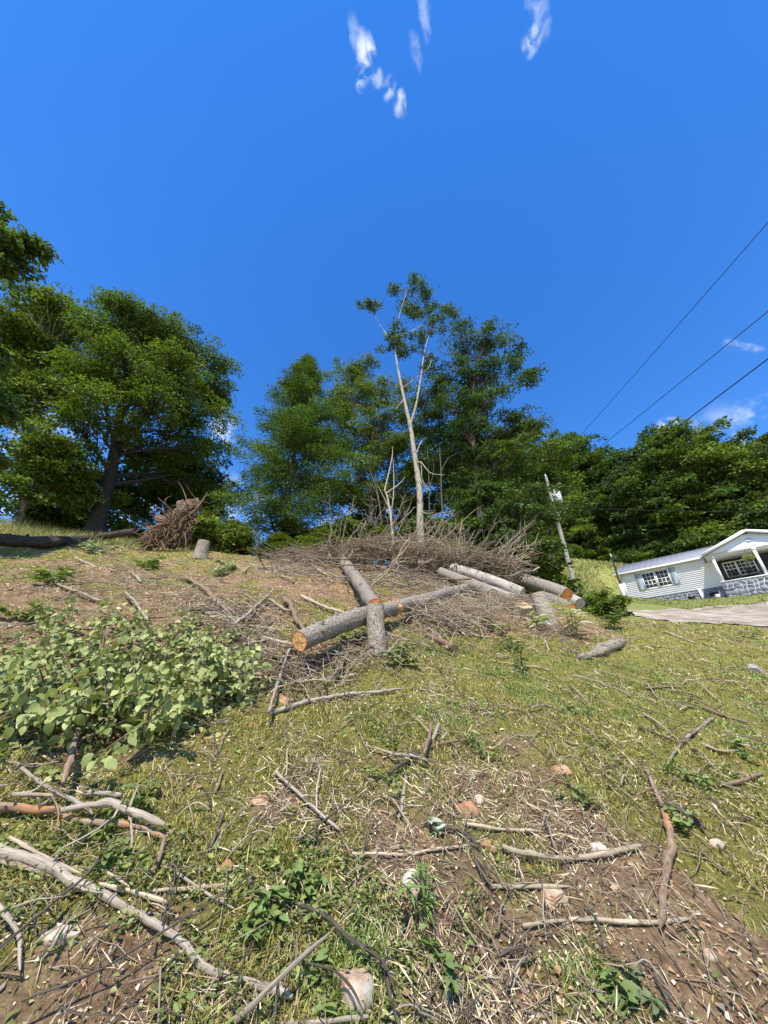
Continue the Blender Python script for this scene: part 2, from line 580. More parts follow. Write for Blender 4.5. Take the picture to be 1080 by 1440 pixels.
M['stick_pale'] = bark_mat('peeled_stick', [(.25, (.17, .125, .08)), (.5, (.36, .29, .195)), (.75, (.50, .425, .305))], 140, 9, .6, .003, patch=(.15, .105, .07), patch_scale=11, patch_lo=.56)
M['stick_grey'] = bark_mat('weathered_stick', [(.25, (.11, .085, .06)), (.5, (.27, .225, .17)), (.75, (.40, .35, .28))], 150, 9, .7, .003, patch=(.10, .072, .05), patch_scale=10, patch_lo=.56)
M['stick_brown'] = bark_mat('brown_stick', [(.25, (.08, .05, .032)), (.5, (.20, .135, .085)), (.75, (.32, .235, .16))], 120, 18, .7, .004)
M['stick_orange'] = bark_mat('orange_bark_stick', [(.25, (.10, .065, .045)), (.5, (.27, .185, .125)), (.75, (.40, .31, .23))], 90, 14, .7, .004, patch=(.42, .19, .075), patch_scale=7, patch_lo=.55)
M['stick_dark'] = bark_mat('dark_stick', [(.25, (.03, .024, .018)), (.5, (.085, .068, .052)), (.75, (.17, .14, .11))], 120, 18, .7, .003)


def cut_mat(name, heart, sap, rim):
    m, N, L, b = mat(name)
    uv = N.new('ShaderNodeUVMap'); sp = N.new('ShaderNodeSeparateXYZ'); L.new(uv.outputs[0], sp.inputs[0])
    tc = N.new('ShaderNodeTexCoord')
    n = noise(N, L, tc.outputs['Object'], 14, 5, .6)
    ad = N.new('ShaderNodeMath'); ad.operation = 'MULTIPLY_ADD'; ad.inputs[1].default_value = .16; L.new(n.outputs['Fac'], ad.inputs[0]); L.new(sp.outputs['X'], ad.inputs[2])
    r = ramp(N, [(.1, heart), (.5, sap), (.92, sap), (.99, rim), (1.0, rim)]); L.new(ad.outputs[0], r.inputs[0])
    w = N.new('ShaderNodeMath'); w.operation = 'SINE'
    sc = N.new('ShaderNodeMath'); sc.operation = 'MULTIPLY'; sc.inputs[1].default_value = 70; L.new(ad.outputs[0], sc.inputs[0]); L.new(sc.outputs[0], w.inputs[0])
    mr = N.new('ShaderNodeMapRange'); mr.inputs['From Min'].default_value = -1; mr.inputs['To Min'].default_value = .82; mr.inputs['To Max'].default_value = 1.05; L.new(w.outputs[0], mr.inputs['Value'])
    n2 = noise(N, L, tc.outputs['Object'], 45, 4, .7)
    m2 = N.new('ShaderNodeMapRange'); m2.inputs['To Min'].default_value = .6; m2.inputs['To Max'].default_value = 1.3; L.new(n2.outputs['Fac'], m2.inputs['Value'])
    mm = N.new('ShaderNodeMath'); mm.operation = 'MULTIPLY'; L.new(mr.outputs[0], mm.inputs[0]); L.new(m2.outputs[0], mm.inputs[1])
    s = N.new('ShaderNodeVectorMath'); s.operation = 'SCALE'; L.new(r.outputs[0], s.inputs[0]); L.new(mm.outputs[0], s.inputs['Scale'])
    L.new(s.outputs[0], b.inputs['Base Color']); b.inputs['Roughness'].default_value = .85
    bump(N, L, n2.outputs['Fac'], .5, .004, b)
    return m


M['cut'] = cut_mat('fresh_cut', (.78, .38, .13), (.84, .46, .17), (.60, .11, .02))
M['cut_orange'] = cut_mat('orange_cut', (.74, .31, .10), (.72, .26, .07), (.50, .10, .02))
M['cut_pale'] = cut_mat('pale_cut', (.50, .36, .18), (.56, .42, .23), (.26, .17, .09))
M['cut_grey'] = cut_mat('weathered_cut', (.30, .27, .22), (.40, .36, .30), (.2, .17, .14))
# ------------------------------------------------------------------ ground cover map
_zones = []
for (px, py, rad, s) in [(60, 830, 2.6, -.16), (190, 810, 2.6, -.10), (300, 800, 2.4, -.08), (30, 900, 1.4, -.25), (330, 860, 1.2, -.3),
                         (440, 800, 2.0, -.5), (450, 830, 1.2, -.5), (550, 800, 2.5, -.45), (650, 860, 1.2, -.3), (760, 880, 1.3, -.6), (830, 885, 1.0, -.4),
                         (780, 1082, .42, -.6), (790, 1130, .35, -.35), (370, 1150, .2, -.6), (395, 1125, .16, -.6), (290, 1085, .25, -.4), (980, 1290, .26, -.5),
                         (1050, 1330, .3, -.6), (1000, 1390, .2, -.5), (90, 1310, .12, -.5), (590, 1250, .2, -.35), (640, 900, .8, -.2), (600, 1180, .4, -.12), (880, 1230, .25, -.3), (700, 1400, .2, -.3), (120, 1400, .2, -.3), (640, 1330, .25, -.3),
                         (700, 930, 1.6, .28), (600, 930, 1.2, .2), (950, 940, 3.0, .35), (1060, 960, 2.0, .45), (1000, 1060, .9, .4), (880, 980, 1.5, .25), (420, 1040, .7, .3), (300, 1040, .7, .3),
                         (240, 1130, .35, .25), (100, 1180, .25, .3), (440, 1290, .35, .35), (600, 1300, .25, .3), (780, 1040, .6, .2), (860, 1120, .5, .25), (380, 1280, .3, .3), (1000, 1180, .4, .3), (980, 900, 4, .2)]:
    p, _t = G(px, py); _zones.append((p[0], p[1], rad, s))


def cover(x, y):
    x = np.asarray(x, float); y = np.asarray(y, float)
    c = .56 + (fbm(x * .8, y * .8, 41, 3) - .5) * .35 + (fbm(x * 2.9, y * 2.9, 57, 4) - .5) * 1.5
    for (zx, zy, rad, s) in _zones:
        c = c + s * np.exp(-((x - zx) ** 2 + (y - zy) ** 2) / (rad * rad))
    r = np.hypot(x, y)
    c = c + np.clip((r - 15) / 6, 0, 1) * .5
    return np.clip(c, 0, 1)


HA = np.array([20.7, 30.2])              # house corner
HX = np.array([.73, -.684]); HY = np.array([.684, .73])


def house_xy(x, y):
    dx = x - HA[0]; dy = y - HA[1]
    return dx * HX[0] + dy * HX[1], dx * HY[0] + dy * HY[1]


def lawn_mask(x, y):
    s, d = house_xy(x, y)
    return ((s > -2.5) & (d > -9) & (d < 9)).astype(float)


def growth(a, fine, lim, g=1.05):
    out = [a]; st = fine
    while out[-1] < lim:
        st *= g; out.append(out[-1] + st)
    return out


def build_ground():
    f = .055
    xs = np.arange(-3.6, 3.6, f); xs = np.concatenate([-np.array(growth(3.6, f, 420))[::-1], xs[1:], np.array(growth(3.6, f, 420))])
    ys = np.arange(.2, 6.0, f); ys = np.concatenate([(-np.array(growth(-.2, f, 300, 1.12)))[::-1], ys[1:], np.array(growth(6.0, f, 520, 1.04))])
    X, Y = np.meshgrid(xs, ys)
    r = np.hypot(X, Y)
    Z = H(X, Y) + (fbm(X * 9, Y * 9, 71, 3) - .5) * .05 * np.clip(1.4 - r / 9, 0, 1)
    nx, ny = len(xs), len(ys)
    idx = np.arange(nx * ny).reshape(ny, nx)
    F = np.stack([idx[:-1, :-1], idx[:-1, 1:], idx[1:, 1:], idx[1:, :-1]], -1).reshape(-1, 4)
    Cc = np.stack([cover(X, Y), lawn_mask(X, Y), np.clip((r - 15) / 5, 0, 1)], -1).reshape(-1, 3)
    mb = MB(); mb.add(np.stack([X, Y, Z], -1).reshape(-1, 3), F, Cc)
    m, N, L, b = mat('hillside_soil')
    at = N.new('ShaderNodeAttribute'); at.attribute_name = 'Col'
    sp = N.new('ShaderNodeSeparateColor'); L.new(at.outputs['Color'], sp.inputs[0])
    tc = N.new('ShaderNodeTexCoord'); ob = tc.outputs['Object']
    n1 = noise(N, L, ob, 6, 8, .7); n2 = noise(N, L, ob, 38, 6, .75); n3 = noise(N, L, ob, 2.2, 5, .6); n4 = noise(N, L, ob, 120, 3, .7)
    soil = ramp(N, [(.30, (.15, .098, .058)), (.45, (.34, .235, .145)), (.58, (.47, .35, .22)), (.72, (.58, .47, .32))]); L.new(n2.outputs['Fac'], soil.inputs[0])
    soil2 = ramp(N, [(.35, (.6, .52, .44)), (.62, (1.1, 1.0, .9))]); L.new(n1.outputs['Fac'], soil2.inputs[0])
    sc = mixc(N, L, 1.0, soil.outputs[0], soil2.outputs[0], 'MULTIPLY')
    moss = ramp(N, [(.3, (.12, .115, .025)), (.5, (.27, .25, .058)), (.66, (.40, .35, .11)), (.78, (.50, .41, .19))]); L.new(n2.outputs['Fac'], moss.inputs[0])
    ad = N.new('ShaderNodeMath'); ad.operation = 'MULTIPLY_ADD'; ad.inputs[1].default_value = .7; L.new(n1.outputs['Fac'], ad.inputs[0]); L.new(sp.outputs[0], ad.inputs[2])
    mr = N.new('ShaderNodeMapRange'); mr.inputs['From Min'].default_value = .66; mr.inputs['From Max'].default_value = .96; L.new(ad.outputs[0], mr.inputs['Value'])
    c1 = mixc(N, L, mr.outputs[0], sc, moss.outputs[0])
    mead = ramp(N, [(.3, (.14, .15, .04)), (.5, (.23, .235, .07)), (.72, (.34, .31, .12))]); L.new(n3.outputs['Fac'], mead.inputs[0])
    c2 = mixc(N, L, sp.outputs[2], c1, mead.outputs[0])
    lawn = ramp(N, [(.35, (.15, .17, .05)), (.65, (.25, .265, .085))]); L.new(n1.outputs['Fac'], lawn.inputs[0])
    c3 = mixc(N, L, sp.outputs[1], c2, lawn.outputs[0])
    L.new(c3, b.inputs['Base Color']); b.inputs['Roughness'].default_value = .95; b.inputs['Specular IOR Level'].default_value = .1
    hh = N.new('ShaderNodeMath'); hh.operation = 'MULTIPLY_ADD'; hh.inputs[1].default_value = .35; L.new(n4.outputs['Fac'], hh.inputs[0]); L.new(n2.outputs['Fac'], hh.inputs[2])
    bump(N, L, hh.outputs[0], 1.0, .05, b)
    mb.build('ground', m, None, True, kind='structure')


build_ground()


def build_drive():
    top = [(845, 858), (875, 858), (905, 858), (940, 857), (985, 855), (1030, 852), (1080, 846), (1140, 838), (1220, 824)]
    bot = [(845, 862), (875, 866), (905, 869), (940, 873), (985, 877), (1030, 880), (1080, 884), (1140, 890), (1220, 898)]
    A = np.array([G(*p)[0] for p in top]); B_ = np.array([G(*p)[0] for p in bot])
    A = spline(A, 60); B_ = spline(B_, 60)
    w = np.linspace(0, 1, 26)[None, :, None]
    P = A[:, None, :] * (1 - w) + B_[:, None, :] * w
    P[..., :2] += (fbm(P[..., 0] * .9, P[..., 1] * .9, 5, 3) - .5)[..., None] * np.where((w == 0) | (w == 1), .8, 0)
    P[..., 2] = H(P[..., 0], P[..., 1]) + .035
    idx = np.arange(60 * 26).reshape(60, 26)
    F = np.stack([idx[:-1, :-1], idx[:-1, 1:], idx[1:, 1:], idx[1:, :-1]], -1).reshape(-1, 4)
    m, N, L, b = mat('gravel')
    tc = N.new('ShaderNodeTexCoord')
    n1 = noise(N, L, tc.outputs['Object'], 1.2, 6, .65); n2 = noise(N, L, tc.outputs['Object'], 22, 5, .8)
    r1 = ramp(N, [(.3, (.24, .20, .155)), (.55, (.38, .335, .28)), (.75, (.47, .43, .37))]); L.new(n2.outputs['Fac'], r1.inputs[0])
    r2 = ramp(N, [(.38, (.62, .54, .42)), (.6, (1.12, 1.1, 1.08))]); L.new(n1.outputs['Fac'], r2.inputs[0])
    L.new(mixc(N, L, 1.0, r1.outputs[0], r2.outputs[0], 'MULTIPLY'), b.inputs['Base Color'])
    b.inputs['Roughness'].default_value = .95
    bump(N, L, n2.outputs['Fac'], .8, .05, b)
    mb = MB(); mb.add(P.reshape(-1, 3), F[:, ::-1]); mb.build('gravel_drive', m, None, True, kind='structure')


build_drive()

# ------------------------------------------------------------------ house
M['siding'] = plain('white_vinyl_siding', (.84, .815, .85), .5, .3, 2.5, .05)
M['trim'] = plain('white_trim', (.86, .85, .83), .45, .4)
M['shutter'] = plain('pale_grey_shutter', (.42, .47, .51), .6, .3)
M['roof'] = plain('grey_metal_roof', (.30, .31, .33), .7, .2, 4, .1)
M['stone'] = plain('grey_stone', (.20, .21, .235), .8, .3, 5, .55, .6, .02)
M['mortar'] = plain('pale_mortar', (.50, .50, .51), .9, .2, 20, .15)
M['darkframe'] = plain('dark_wood', (.035, .03, .028), .6, .3, 12, .3)
M['concrete'] = plain('concrete_step', (.45, .42, .38), .9, .2, 9, .25)
M['porch_shade'] = plain('painted_porch_shade', (.07, .072, .075), .7, .2, 5, .15)  # dark grey that paints the porch's shade, not a wall finish
M['black'] = plain('black_metal', (.02, .02, .022), .5, .4)
m, N, L, b = mat('window_glass'); b.inputs['Base Color'].default_value = (.03, .035, .04, 1); b.inputs['Roughness'].default_value = .06; b.inputs['Specular IOR Level'].default_value = .7
M['glass'] = m


def stones(mb, x0, x1, z0, z1, y, nx, nz, seed, axis='x', bulge=.05):
    """irregular fieldstones: jittered cells with joints, each a bevelled block"""
    rg = np.random.default_rng(seed)
    gx = np.linspace(x0, x1, nx + 1); gz = np.linspace(z0, z1, nz + 1)
    PX, PZ = np.meshgrid(gx, gz)
    jx = rg.uniform(-.36, .36, PX.shape) * (x1 - x0) / nx; jz = rg.uniform(-.36, .36, PZ.shape) * (z1 - z0) / nz
    jx[:, 0] = jx[:, -1] = 0; jz[0] = jz[-1] = 0
    PX = PX + jx; PZ = PZ + jz
    for i in range(nz):
        for j in range(nx):
            q = np.array([[PX[i, j], PZ[i, j]], [PX[i, j + 1], PZ[i, j + 1]], [PX[i + 1, j + 1], PZ[i + 1, j + 1]], [PX[i + 1, j], PZ[i + 1, j]]])
            c = q.mean(0); o = c + (q - c) * .9; inn = c + (q - c) * .68
            d = bulge * rg.uniform(.6, 1.2)
            if axis == 'x':
                V = [[p[0], y, p[1]] for p in o] + [[p[0], y - d, p[1]] for p in inn]
            else:
                V = [[y, p[0], p[1]] for p in o] + [[y - d, p[0], p[1]] for p in inn]
            mb.add(V, [[4, 5, 6, 7], [0, 1, 5, 4], [1, 2, 6, 5], [2, 3, 7, 6], [3, 0, 4, 7]])


def build_house():
    base = 9.05
    rz = math.atan2(HX[1], HX[0])
    h = empty('mobile_home', (HA[0], HA[1], base), 'white sided single storey house with stone skirting and gabled porch', 'house', rz=rz)
    LEN, DEP, SK, EV = 17.0, 7.6, .67, 3.05
    # siding: lapped courses
    mb = MB(); n = 16; hgt = (EV - SK) / n
    for (xa, ya, xb, yb) in ((0, 0, LEN, 0), (LEN, 0, LEN, DEP), (LEN, DEP, 0, DEP), (0, DEP, 0, 0)):
        dx, dy = xb - xa, yb - ya; l = math.hypot(dx, dy); ox, oy = dy / l, -dx / l
        for k in range(n):
            z0 = SK + k * hgt; z1 = z0 + hgt
            e0, e1 = .014, .0
            V = [[xa + ox * e0, ya + oy * e0, z0], [xb + ox * e0, yb + oy * e0, z0], [xb + ox * e1, yb + oy * e1, z1], [xa + ox * e1, ya + oy * e1, z1], [xa, ya, z0], [xb, yb, z0]]
            mb.add(V, [[0, 1, 2, 3], [4, 5, 1, 0]])
    mb.build('wall', M['siding'], h)
    mb = MB()
    for x in (0, LEN):
        mb = MB(); mb.add([[x, 0, EV], [x, DEP, EV], [x, DEP / 2, EV + 1.68]], [[0, 1, 2]])
        mb.build('gable_end', M['siding'], h)
    mb = MB(); box(mb, .05, LEN - .05, .05, DEP - .05, -1.6, SK)
    wall_core = mb.build('skirting', M['mortar'], h)
    mb = MB(); stones(mb, .05, LEN, -.25, SK - .02, .05, 74, 4, 3)
    mb.build('stone_facing', M['stone'], wall_core, kind='stuff')
    for x in (1.6, 3.9, 5.2):
        mb = MB(); box(mb, x, x + .42, -.012, .04, .12, .34); mb.build('foundation_vent', M['black'], wall_core)
    # roof
    mb = MB(); ov = .35; rise = 1.75; sl = rise / (DEP / 2)
    for s in (0, 1):
        y0, y1 = (-ov, DEP / 2) if s == 0 else (DEP + ov, DEP / 2)
        z0 = EV - ov * sl + .14; z1 = EV + rise + .14
        V = [[-ov, y0, z0], [LEN + ov, y0, z0], [LEN + ov, y1, z1], [-ov, y1, z1], [-ov, y0, z0 - .1], [LEN + ov, y0, z0 - .1], [LEN + ov, y1, z1 - .1], [-ov, y1, z1 - .1]]
        mb.add(V, BOXF)
        for k in range(int((LEN + 2 * ov) / .45)):
            x = -ov + .2 + k * .45
            bar(mb, (x, y0, z0 + .004), (x, y1, z1 + .004), .025, .02)
    roof = mb.build('roof', M['roof'], h)
    mb = MB(); z0 = EV - ov * sl
    box(mb, -ov - .02, 5.6, -ov - .05, -ov - .006, z0 - .02, z0 + .12)
    box(mb, -ov - .05, -ov - .004, -ov, DEP / 2, z0 - .05, z0 + .1)
    mb.build('fascia', M['trim'], roof)
    # corner trim
    mb = MB(); box(mb, -.03, .1, -.032, .0, SK, EV); mb.build('corner_board', M['trim'], h)
    # windows
    def window(x0, x1, z0, z1, y=-.03, cols=3, rows=4, frame=M['trim']):
        mb = MB(); t = .07
        box(mb, x0 - t, x0, y - .03, y + .03, z0 - t, z1 + t); box(mb, x1, x1 + t, y - .03, y + .03, z0 - t, z1 + t)
        box(mb, x0, x1, y - .03, y + .03, z0 - t, z0); box(mb, x0, x1, y - .03, y + .03, z1, z1 + t)
        w = mb.build('window', frame, h)
        zm = (z0 + z1) / 2
        for (za, zb, q) in ((z0, zm - .02, 0.0), (zm + .02, z1, -.008)):
            g = MB(); box(g, x0, x1, y + .005 + q, y + .02 + q, za, zb); g.build('pane', M['glass'], w)
            mm = MB()
            for k in range(1, cols):
                x = x0 + (x1 - x0) * k / cols; box(mm, x - .014, x + .014, y - .008 + q, y + .004 + q, za, zb)
            for k in range(1, rows // 2):
                z = za + (zb - za) * k / (rows // 2); box(mm, x0, x1, y - .0095 + q, y + .003 + q, z - .014, z + .014)
            mm.build('muntin', frame, w)
        mm = MB(); box(mm, x0, x1, y - .02, y + .018, zm - .02, zm + .02); mm.build('sash_rail', frame, w)
        return w
    window(1.52, 2.30, 1.42, 2.66); window(2.48, 3.26, 1.42, 2.66)
    for x in (1.02, 3.40):
        mb = MB(); box(mb, x, x + .40, -.075, -.026, 1.34, 2.74)
        sh = mb.build('shutter', M['shutter'], h)
        mb = MB()
        for k in range(18):
            z = 1.42 + k * .072
            bar(mb, (x + .05, -.08, z), (x + .35, -.08, z), .02, .045)
        mb.build('louvre', M['shutter'], sh)
    # porch
    pf = -1.85
    mb = MB(); box(mb, 6.15, 10.95, pf, -.03, .28, .36); mb.build('porch_floor', M['concrete'], h)
    mb = MB(); box(mb, 6.1, 11.0, pf - .05, pf + .12, -1.4, .48); box(mb, 6.1, 6.22, pf + .12, -.04, -1.4, .279)
    pw = mb.build('porch_wall', M['mortar'], h)
    mb = MB(); stones(mb, 6.1, 11.0, -1.0, .47, pf - .05, 16, 5, 9, bulge=.06); stones(mb, pf, -.05, -1.0, .27, 6.1, 7, 4, 10, 'y'); mb.build('stone_facing', M['stone'], pw, kind='stuff')
    mb = MB(); box(mb, 6.04, 11.06, pf - .12, pf + .16, .48, .55); mb.build('coping', M['trim'], pw)
    for x in (6.25, 8.5, 10.75):
        mb = MB(); box(mb, x - .08, x + .08, pf - .04, pf + .12, .55, 2.45); box(mb, x - .11, x + .11, pf - .07, pf + .15, 2.33, 2.449); mb.build('porch_post', M['trim'], h)
    # porch gable roof runs out from the main roof
    xc, hw, ze, za = 8.5, 2.75, 2.55, 3.62; yf = pf - .35; yb = 2.6
    mb = MB()
    for s in (-1, 1):
        V = [[xc + s * hw, yf, ze], [xc, yf, za], [xc, yb, za], [xc + s * hw, yb, ze]]
        V += [[p[0], p[1], p[2] + .12] for p in V]
        mb.add(V, BOXF)
    pr = mb.build('porch_roof', M['roof'], h)
    mb = MB()
    for s in (-1, 1):
        bar(mb, (xc + s * (hw + .02), yf - .03, ze + .03), (xc + s * .02, yf - .03, za + .045), .05, .2)
    mb.build('rake_board', M['trim'], pr)
    mb = MB(); n = 9; y = pf - .06
    for k in range(n):
        z0 = 2.6 + k * .1; z1 = z0 + .1
        w0 = max((za - .05 - z0) / (za - ze) * hw, .02); w1 = max((za - .05 - z1) / (za - ze) * hw, .01)
        mb.add([[xc - w0, y - .018, z0], [xc + w0, y - .018, z0], [xc + w1, y, z1], [xc - w1, y, z1]], [[0, 1, 2, 3]])
    mb.build('gable_siding', M['siding'], h)
    mb = MB()
    ang = np.linspace(0, 2 * math.pi, 17)[:-1]
    for rr, dd in ((.2, -.05), (.15, -.07)):
        ring = np.stack([xc + rr * np.cos(ang), np.full(16, y + dd), 3.05 + rr * .8 * np.sin(ang)], 1); back = ring + [0, .05, 0]
        mb.add(np.concatenate([ring, back]), [[k, (k + 1) % 16, 16 + (k + 1) % 16, 16 + k] for k in range(16)])
        mb.add(ring, [list(range(16))])
    mb.build('gable_vent', M['shutter'], h)
    mb = MB(); box(mb, xc - hw + .1, xc + hw - .1, pf - .05, pf + .12, 2.45, 2.6); mb.build('porch_beam', M['trim'], h)
    mb = MB(); box(mb, xc - hw + .15, xc + hw - .15, pf + .121, -.025, 2.52, 2.56); mb.build('porch_ceiling', M['siding'], h)
    mb = MB(); box(mb, 6.3, 10.9, -.034, -.024, .37, 2.5); mb.build('porch_shade_sheet', M['porch_shade'], h)  # added sheet over the siding; its dark colour stands in for porch shade
    window(6.7, 7.3, 1.25, 2.25, -.065); window(7.42, 8.3, 1.25, 2.25, -.065, cols=4)
    mb = MB(); box(mb, 9.55, 10.45, -.075, .0, .372, 2.4); dr = mb.build('door', M['darkframe'], h)
    mb = MB(); box(mb, 9.65, 10.35, -.09, -.06, 1.4, 2.25); mb.build('pane', M['glass'], dr)
    # steps up to the porch side
    for k in range(3):
        mb = MB(); x1 = 6.08 - k * .3
        box(mb, x1 - .3, x1, -1.3, -.1, -1.2, .3 - (k + 1) * .2); mb.build('step', M['concrete'], h)
    mb = MB(); box(mb, 4.66, 4.84, -.12, -.03, -.3, .72); mb.build('skirt_post', M['trim'], h)

    def hp(x, y, z):
        return (HA[0] + HX[0] * x + HY[0] * y, HA[1] + HX[1] * x + HY[1] * y, base + z)
    # round wall decoration
    wd = empty('wall_medallion', hp(9.0, -.05, 1.75), 'dark round scrollwork ornament hung on the porch wall', 'ornament', rz=rz)
    mb = MB()
    for rr in (.42, .3, .16):
        a = np.linspace(0, 2 * math.pi, 33); tube(mb, np.stack([rr * np.cos(a), 0 * a - .03, rr * np.sin(a)], 1), .022, 6, cap=False)
    mb.build('ring', M['black'], wd)
    mb = MB()
    for k in range(12):
        a = k * math.pi / 6; bar(mb, (.06 * math.cos(a), -.03, .06 * math.sin(a)), (.41 * math.cos(a), -.03, .41 * math.sin(a)), .02, .02)
    mb.build('spoke', M['black'], wd)
    # rocking chairs
    for (x, lab) in ((7.0, 'dark rocking chair on the porch beside the corner post'), (8.0, 'dark rocking chair at the middle of the porch')):
        ch = empty('rocking_chair', hp(x, -.75, .36), lab, 'chair', 'porch rocking chairs', rz=rz)
        mb = MB(); box(mb, -.27, .27, -.28, .22, .40, .44); mb.build('seat', M['darkframe'], ch)
        mb = MB(); bar(mb, (-.25, .24, .42), (-.25, .42, 1.15), .05, .05); bar(mb, (.25, .24, .42), (.25, .42, 1.15), .05, .05); bar(mb, (-.25, .42, 1.13), (.25, .42, 1.13), .04, .1)
        for k in range(5): bar(mb, (-.17 + k * .085, .25, .46), (-.17 + k * .085, .415, 1.1), .045, .018)
        mb.build('backrest', M['darkframe'], ch)
        for s in (-1, 1):
            mb = MB(); bar(mb, (s * .27, -.3, .64), (s * .27, .3, .66), .07, .03); mb.build('armrest', M['darkframe'], ch)
            mb = MB(); bar(mb, (s * .25, -.26, .06), (s * .25, -.26, .64), .045, .045); mb.build('leg', M['darkframe'], ch)
            mb = MB(); bar(mb, (s * .25, .22, .06), (s * .25, .22, .42), .045, .045); mb.build('leg', M['darkframe'], ch)
            mb = MB(); tube(mb, spline([(s * .25, -.5, .09), (s * .25, -.1, .025), (s * .25, .25, .03), (s * .25, .6, .12)], 9), .025, 6); mb.build('rocker', M['darkframe'], ch)
    # hanging basket
    hb = empty('hanging_basket', hp(8.05, pf + .02, 1.62), 'hanging basket of pale green trailing plant under the porch beam', 'plant', rz=rz)
    mb = MB(); z = np.linspace(0, .2, 5); tube(mb, np.stack([0 * z, 0 * z, z], 1), .09 + z * .45, 12); mb.build('basket', M['darkframe'], hb)
    mb = MB()
    for k in range(3): bar(mb, (.17 * math.cos(k * 2.1), .17 * math.sin(k * 2.1), .2), (0, 0, .83), .008, .008)
    mb.build('hanger', M['black'], hb)
    mb = MB(); n = 500; rg = np.random.default_rng(4); d = nrm(rg.normal(size=(n, 3))); c = d * rg.uniform(.05, .3, (n, 1)) * [1, 1, .7] + [0, 0, .26]
    leaves(mb, c, d + [0, 0, -.3], rg.normal(size=(n, 3)) + [0, 0, 1], .12, .06, colvar(n, (.32, .36, .14), .3, .15, rg)); mb.build('foliage', M['leaf'], hb)


build_house()

# ------------------------------------------------------------------ utility pole and wires
M['pole'] = bark_mat('weathered_pole', [(.3, (.13, .12, .10)), (.55, (.26, .245, .215)), (.8, (.36, .345, .31))], 90, 2, .4, .004)
M['steel'] = plain('painted_steel', (.62, .64, .66), .4, .4)
M['cable'] = plain('cable', (.018, .018, .02), .6, .3)
PT = 21.0
pb = D(815, 850, PT); ptop = D(767, 672, PT * 1.212)
pb[2] = min(pb[2], H(pb[0], pb[1])) - .3
ph_ = ptop[2] - pb[2]


def build_pole():
    o = empty('utility_pole', tuple(pb), 'weathered wooden utility pole with white transformer standing behind the log pile', 'utility pole')
    mb = MB(); z = np.linspace(0, ph_, 24)
    tube(mb, np.stack([0 * z, 0 * z, z], 1), .155 - .055 * z / ph_, 14, .03); mb.build('pole', M['pole'], o, True)
    mb = MB(); zz = np.array([0, .03, .04, .75, .78, .86]); rr = np.array([.2, .24, .26, .26, .22, .05]); c = np.array([.36, -.12, ph_ - 2.15])
    tube(mb, np.stack([0 * zz, 0 * zz, zz], 1) + c, rr, 18); tr = mb.build('transformer', M['steel'], o)
    mb = MB()
    for k in (-1, 1):
        z2 = np.linspace(0, .22, 7); tube(mb, np.stack([0 * z2 + k * .12, 0 * z2, z2 + .8], 1) + c, np.array([.045, .06, .04, .055, .035, .05, .02]), 8)
    mb.build('bushing', M['steel'], tr)
    mb = MB()
    for zz in (.2, .6): bar(mb, (0, 0, c[2] + zz), (c[0], c[1], c[2] + zz), .05, .04)
    mb.build('bracket', M['black'], o)
    mb = MB()
    tube(mb, np.array([[.1, -.1, ph_ - 3.4], [.1, -.1, ph_ - 2.9]]), .09, 8); mb.build('cutout', M['steel'], o)
    mb = MB(); z2 = np.linspace(0, .25, 7); tube(mb, np.stack([0 * z2, 0 * z2, z2 + ph_], 1), np.array([.03, .07, .04, .065, .035, .05, .03]), 8); mb.build('insulator', M['steel'], o)
    mb = MB(); tube(mb, np.array([[.1, .03, .4], [.06, .03, ph_ - .3]]), .015, 5); mb.build('ground_wire', M['cable'], o)

    def wire(a, b, sag, r, lab):
        t = np.linspace(0, 1, 40)[:, None]; P = np.array(a) * (1 - t) + np.array(b) * t; P[:, 2] -= sag * 4 * (t * (1 - t))[:, 0]
        mb = MB(); tube(mb, P, r, 6); mb.build('overhead_wire', M['cable'], None, label=lab, cat='wire', group='overhead wires')

    def ext(a, b, s):
        a = np.array(a); b = np.array(b); return a + (b - a) * s
    top = ptop + [0, 0, .22]
    zrel = lambda z: np.array([pb[0], pb[1], pb[2] + z])
    wire(top, ext(top, D(1080, 300, 10.3), 2.4), .25, .011, 'highest thin wire running from the pole top to the upper right')
    a = zrel(ph_ - .9); wire(a, ext(a, D(1080, 428, 10.3), 2.4), .2, .012, 'middle wire running from the pole towards the right edge')
    a = zrel(ph_ - 3.2); wire(a, ext(a, D(1080, 497, 10.3), 2.4), .15, .017, 'lowest and thickest wire sloping up to the right edge')
    a = zrel(ph_ - 2.4); wire(a, D(1180, 716, 36), .35, .016, 'nearly level wire crossing in front of the hillside wood')
    # short post by the house corner
    b0, t0 = G(884, 858); q = D(884, 857, 27.5); q[2] = H(q[0], q[1]); 
    p = empty('service_post', (q[0], q[1], q[2]), 'short dark post with white base and black lamp beside the house corner', 'post')
    mb = MB(); tube(mb, np.array([[0, 0, .75], [0, 0, 2.0], [.02, 0, 3.3]]), .07, 10); mb.build('post', M['darkframe'], p)
    mb = MB(); box(mb, -.11, .11, -.11, .11, -.3, .95); mb.build('base_sleeve', M['trim'], p)
    mb = MB(); tube(mb, np.array([[.02, 0, 3.3], [-.03, 0, 3.55]]), .05, 8); mb.build('cap', M['steel'], p)
    mb = MB(); tube(mb, np.array([[.05, -.02, 3.0], [.2, -.1, 3.02], [.28, -.14, 3.02]]), np.array([.03, .2, .16]), 12); mb.build('lamp_head', M['black'], p)


build_pole()
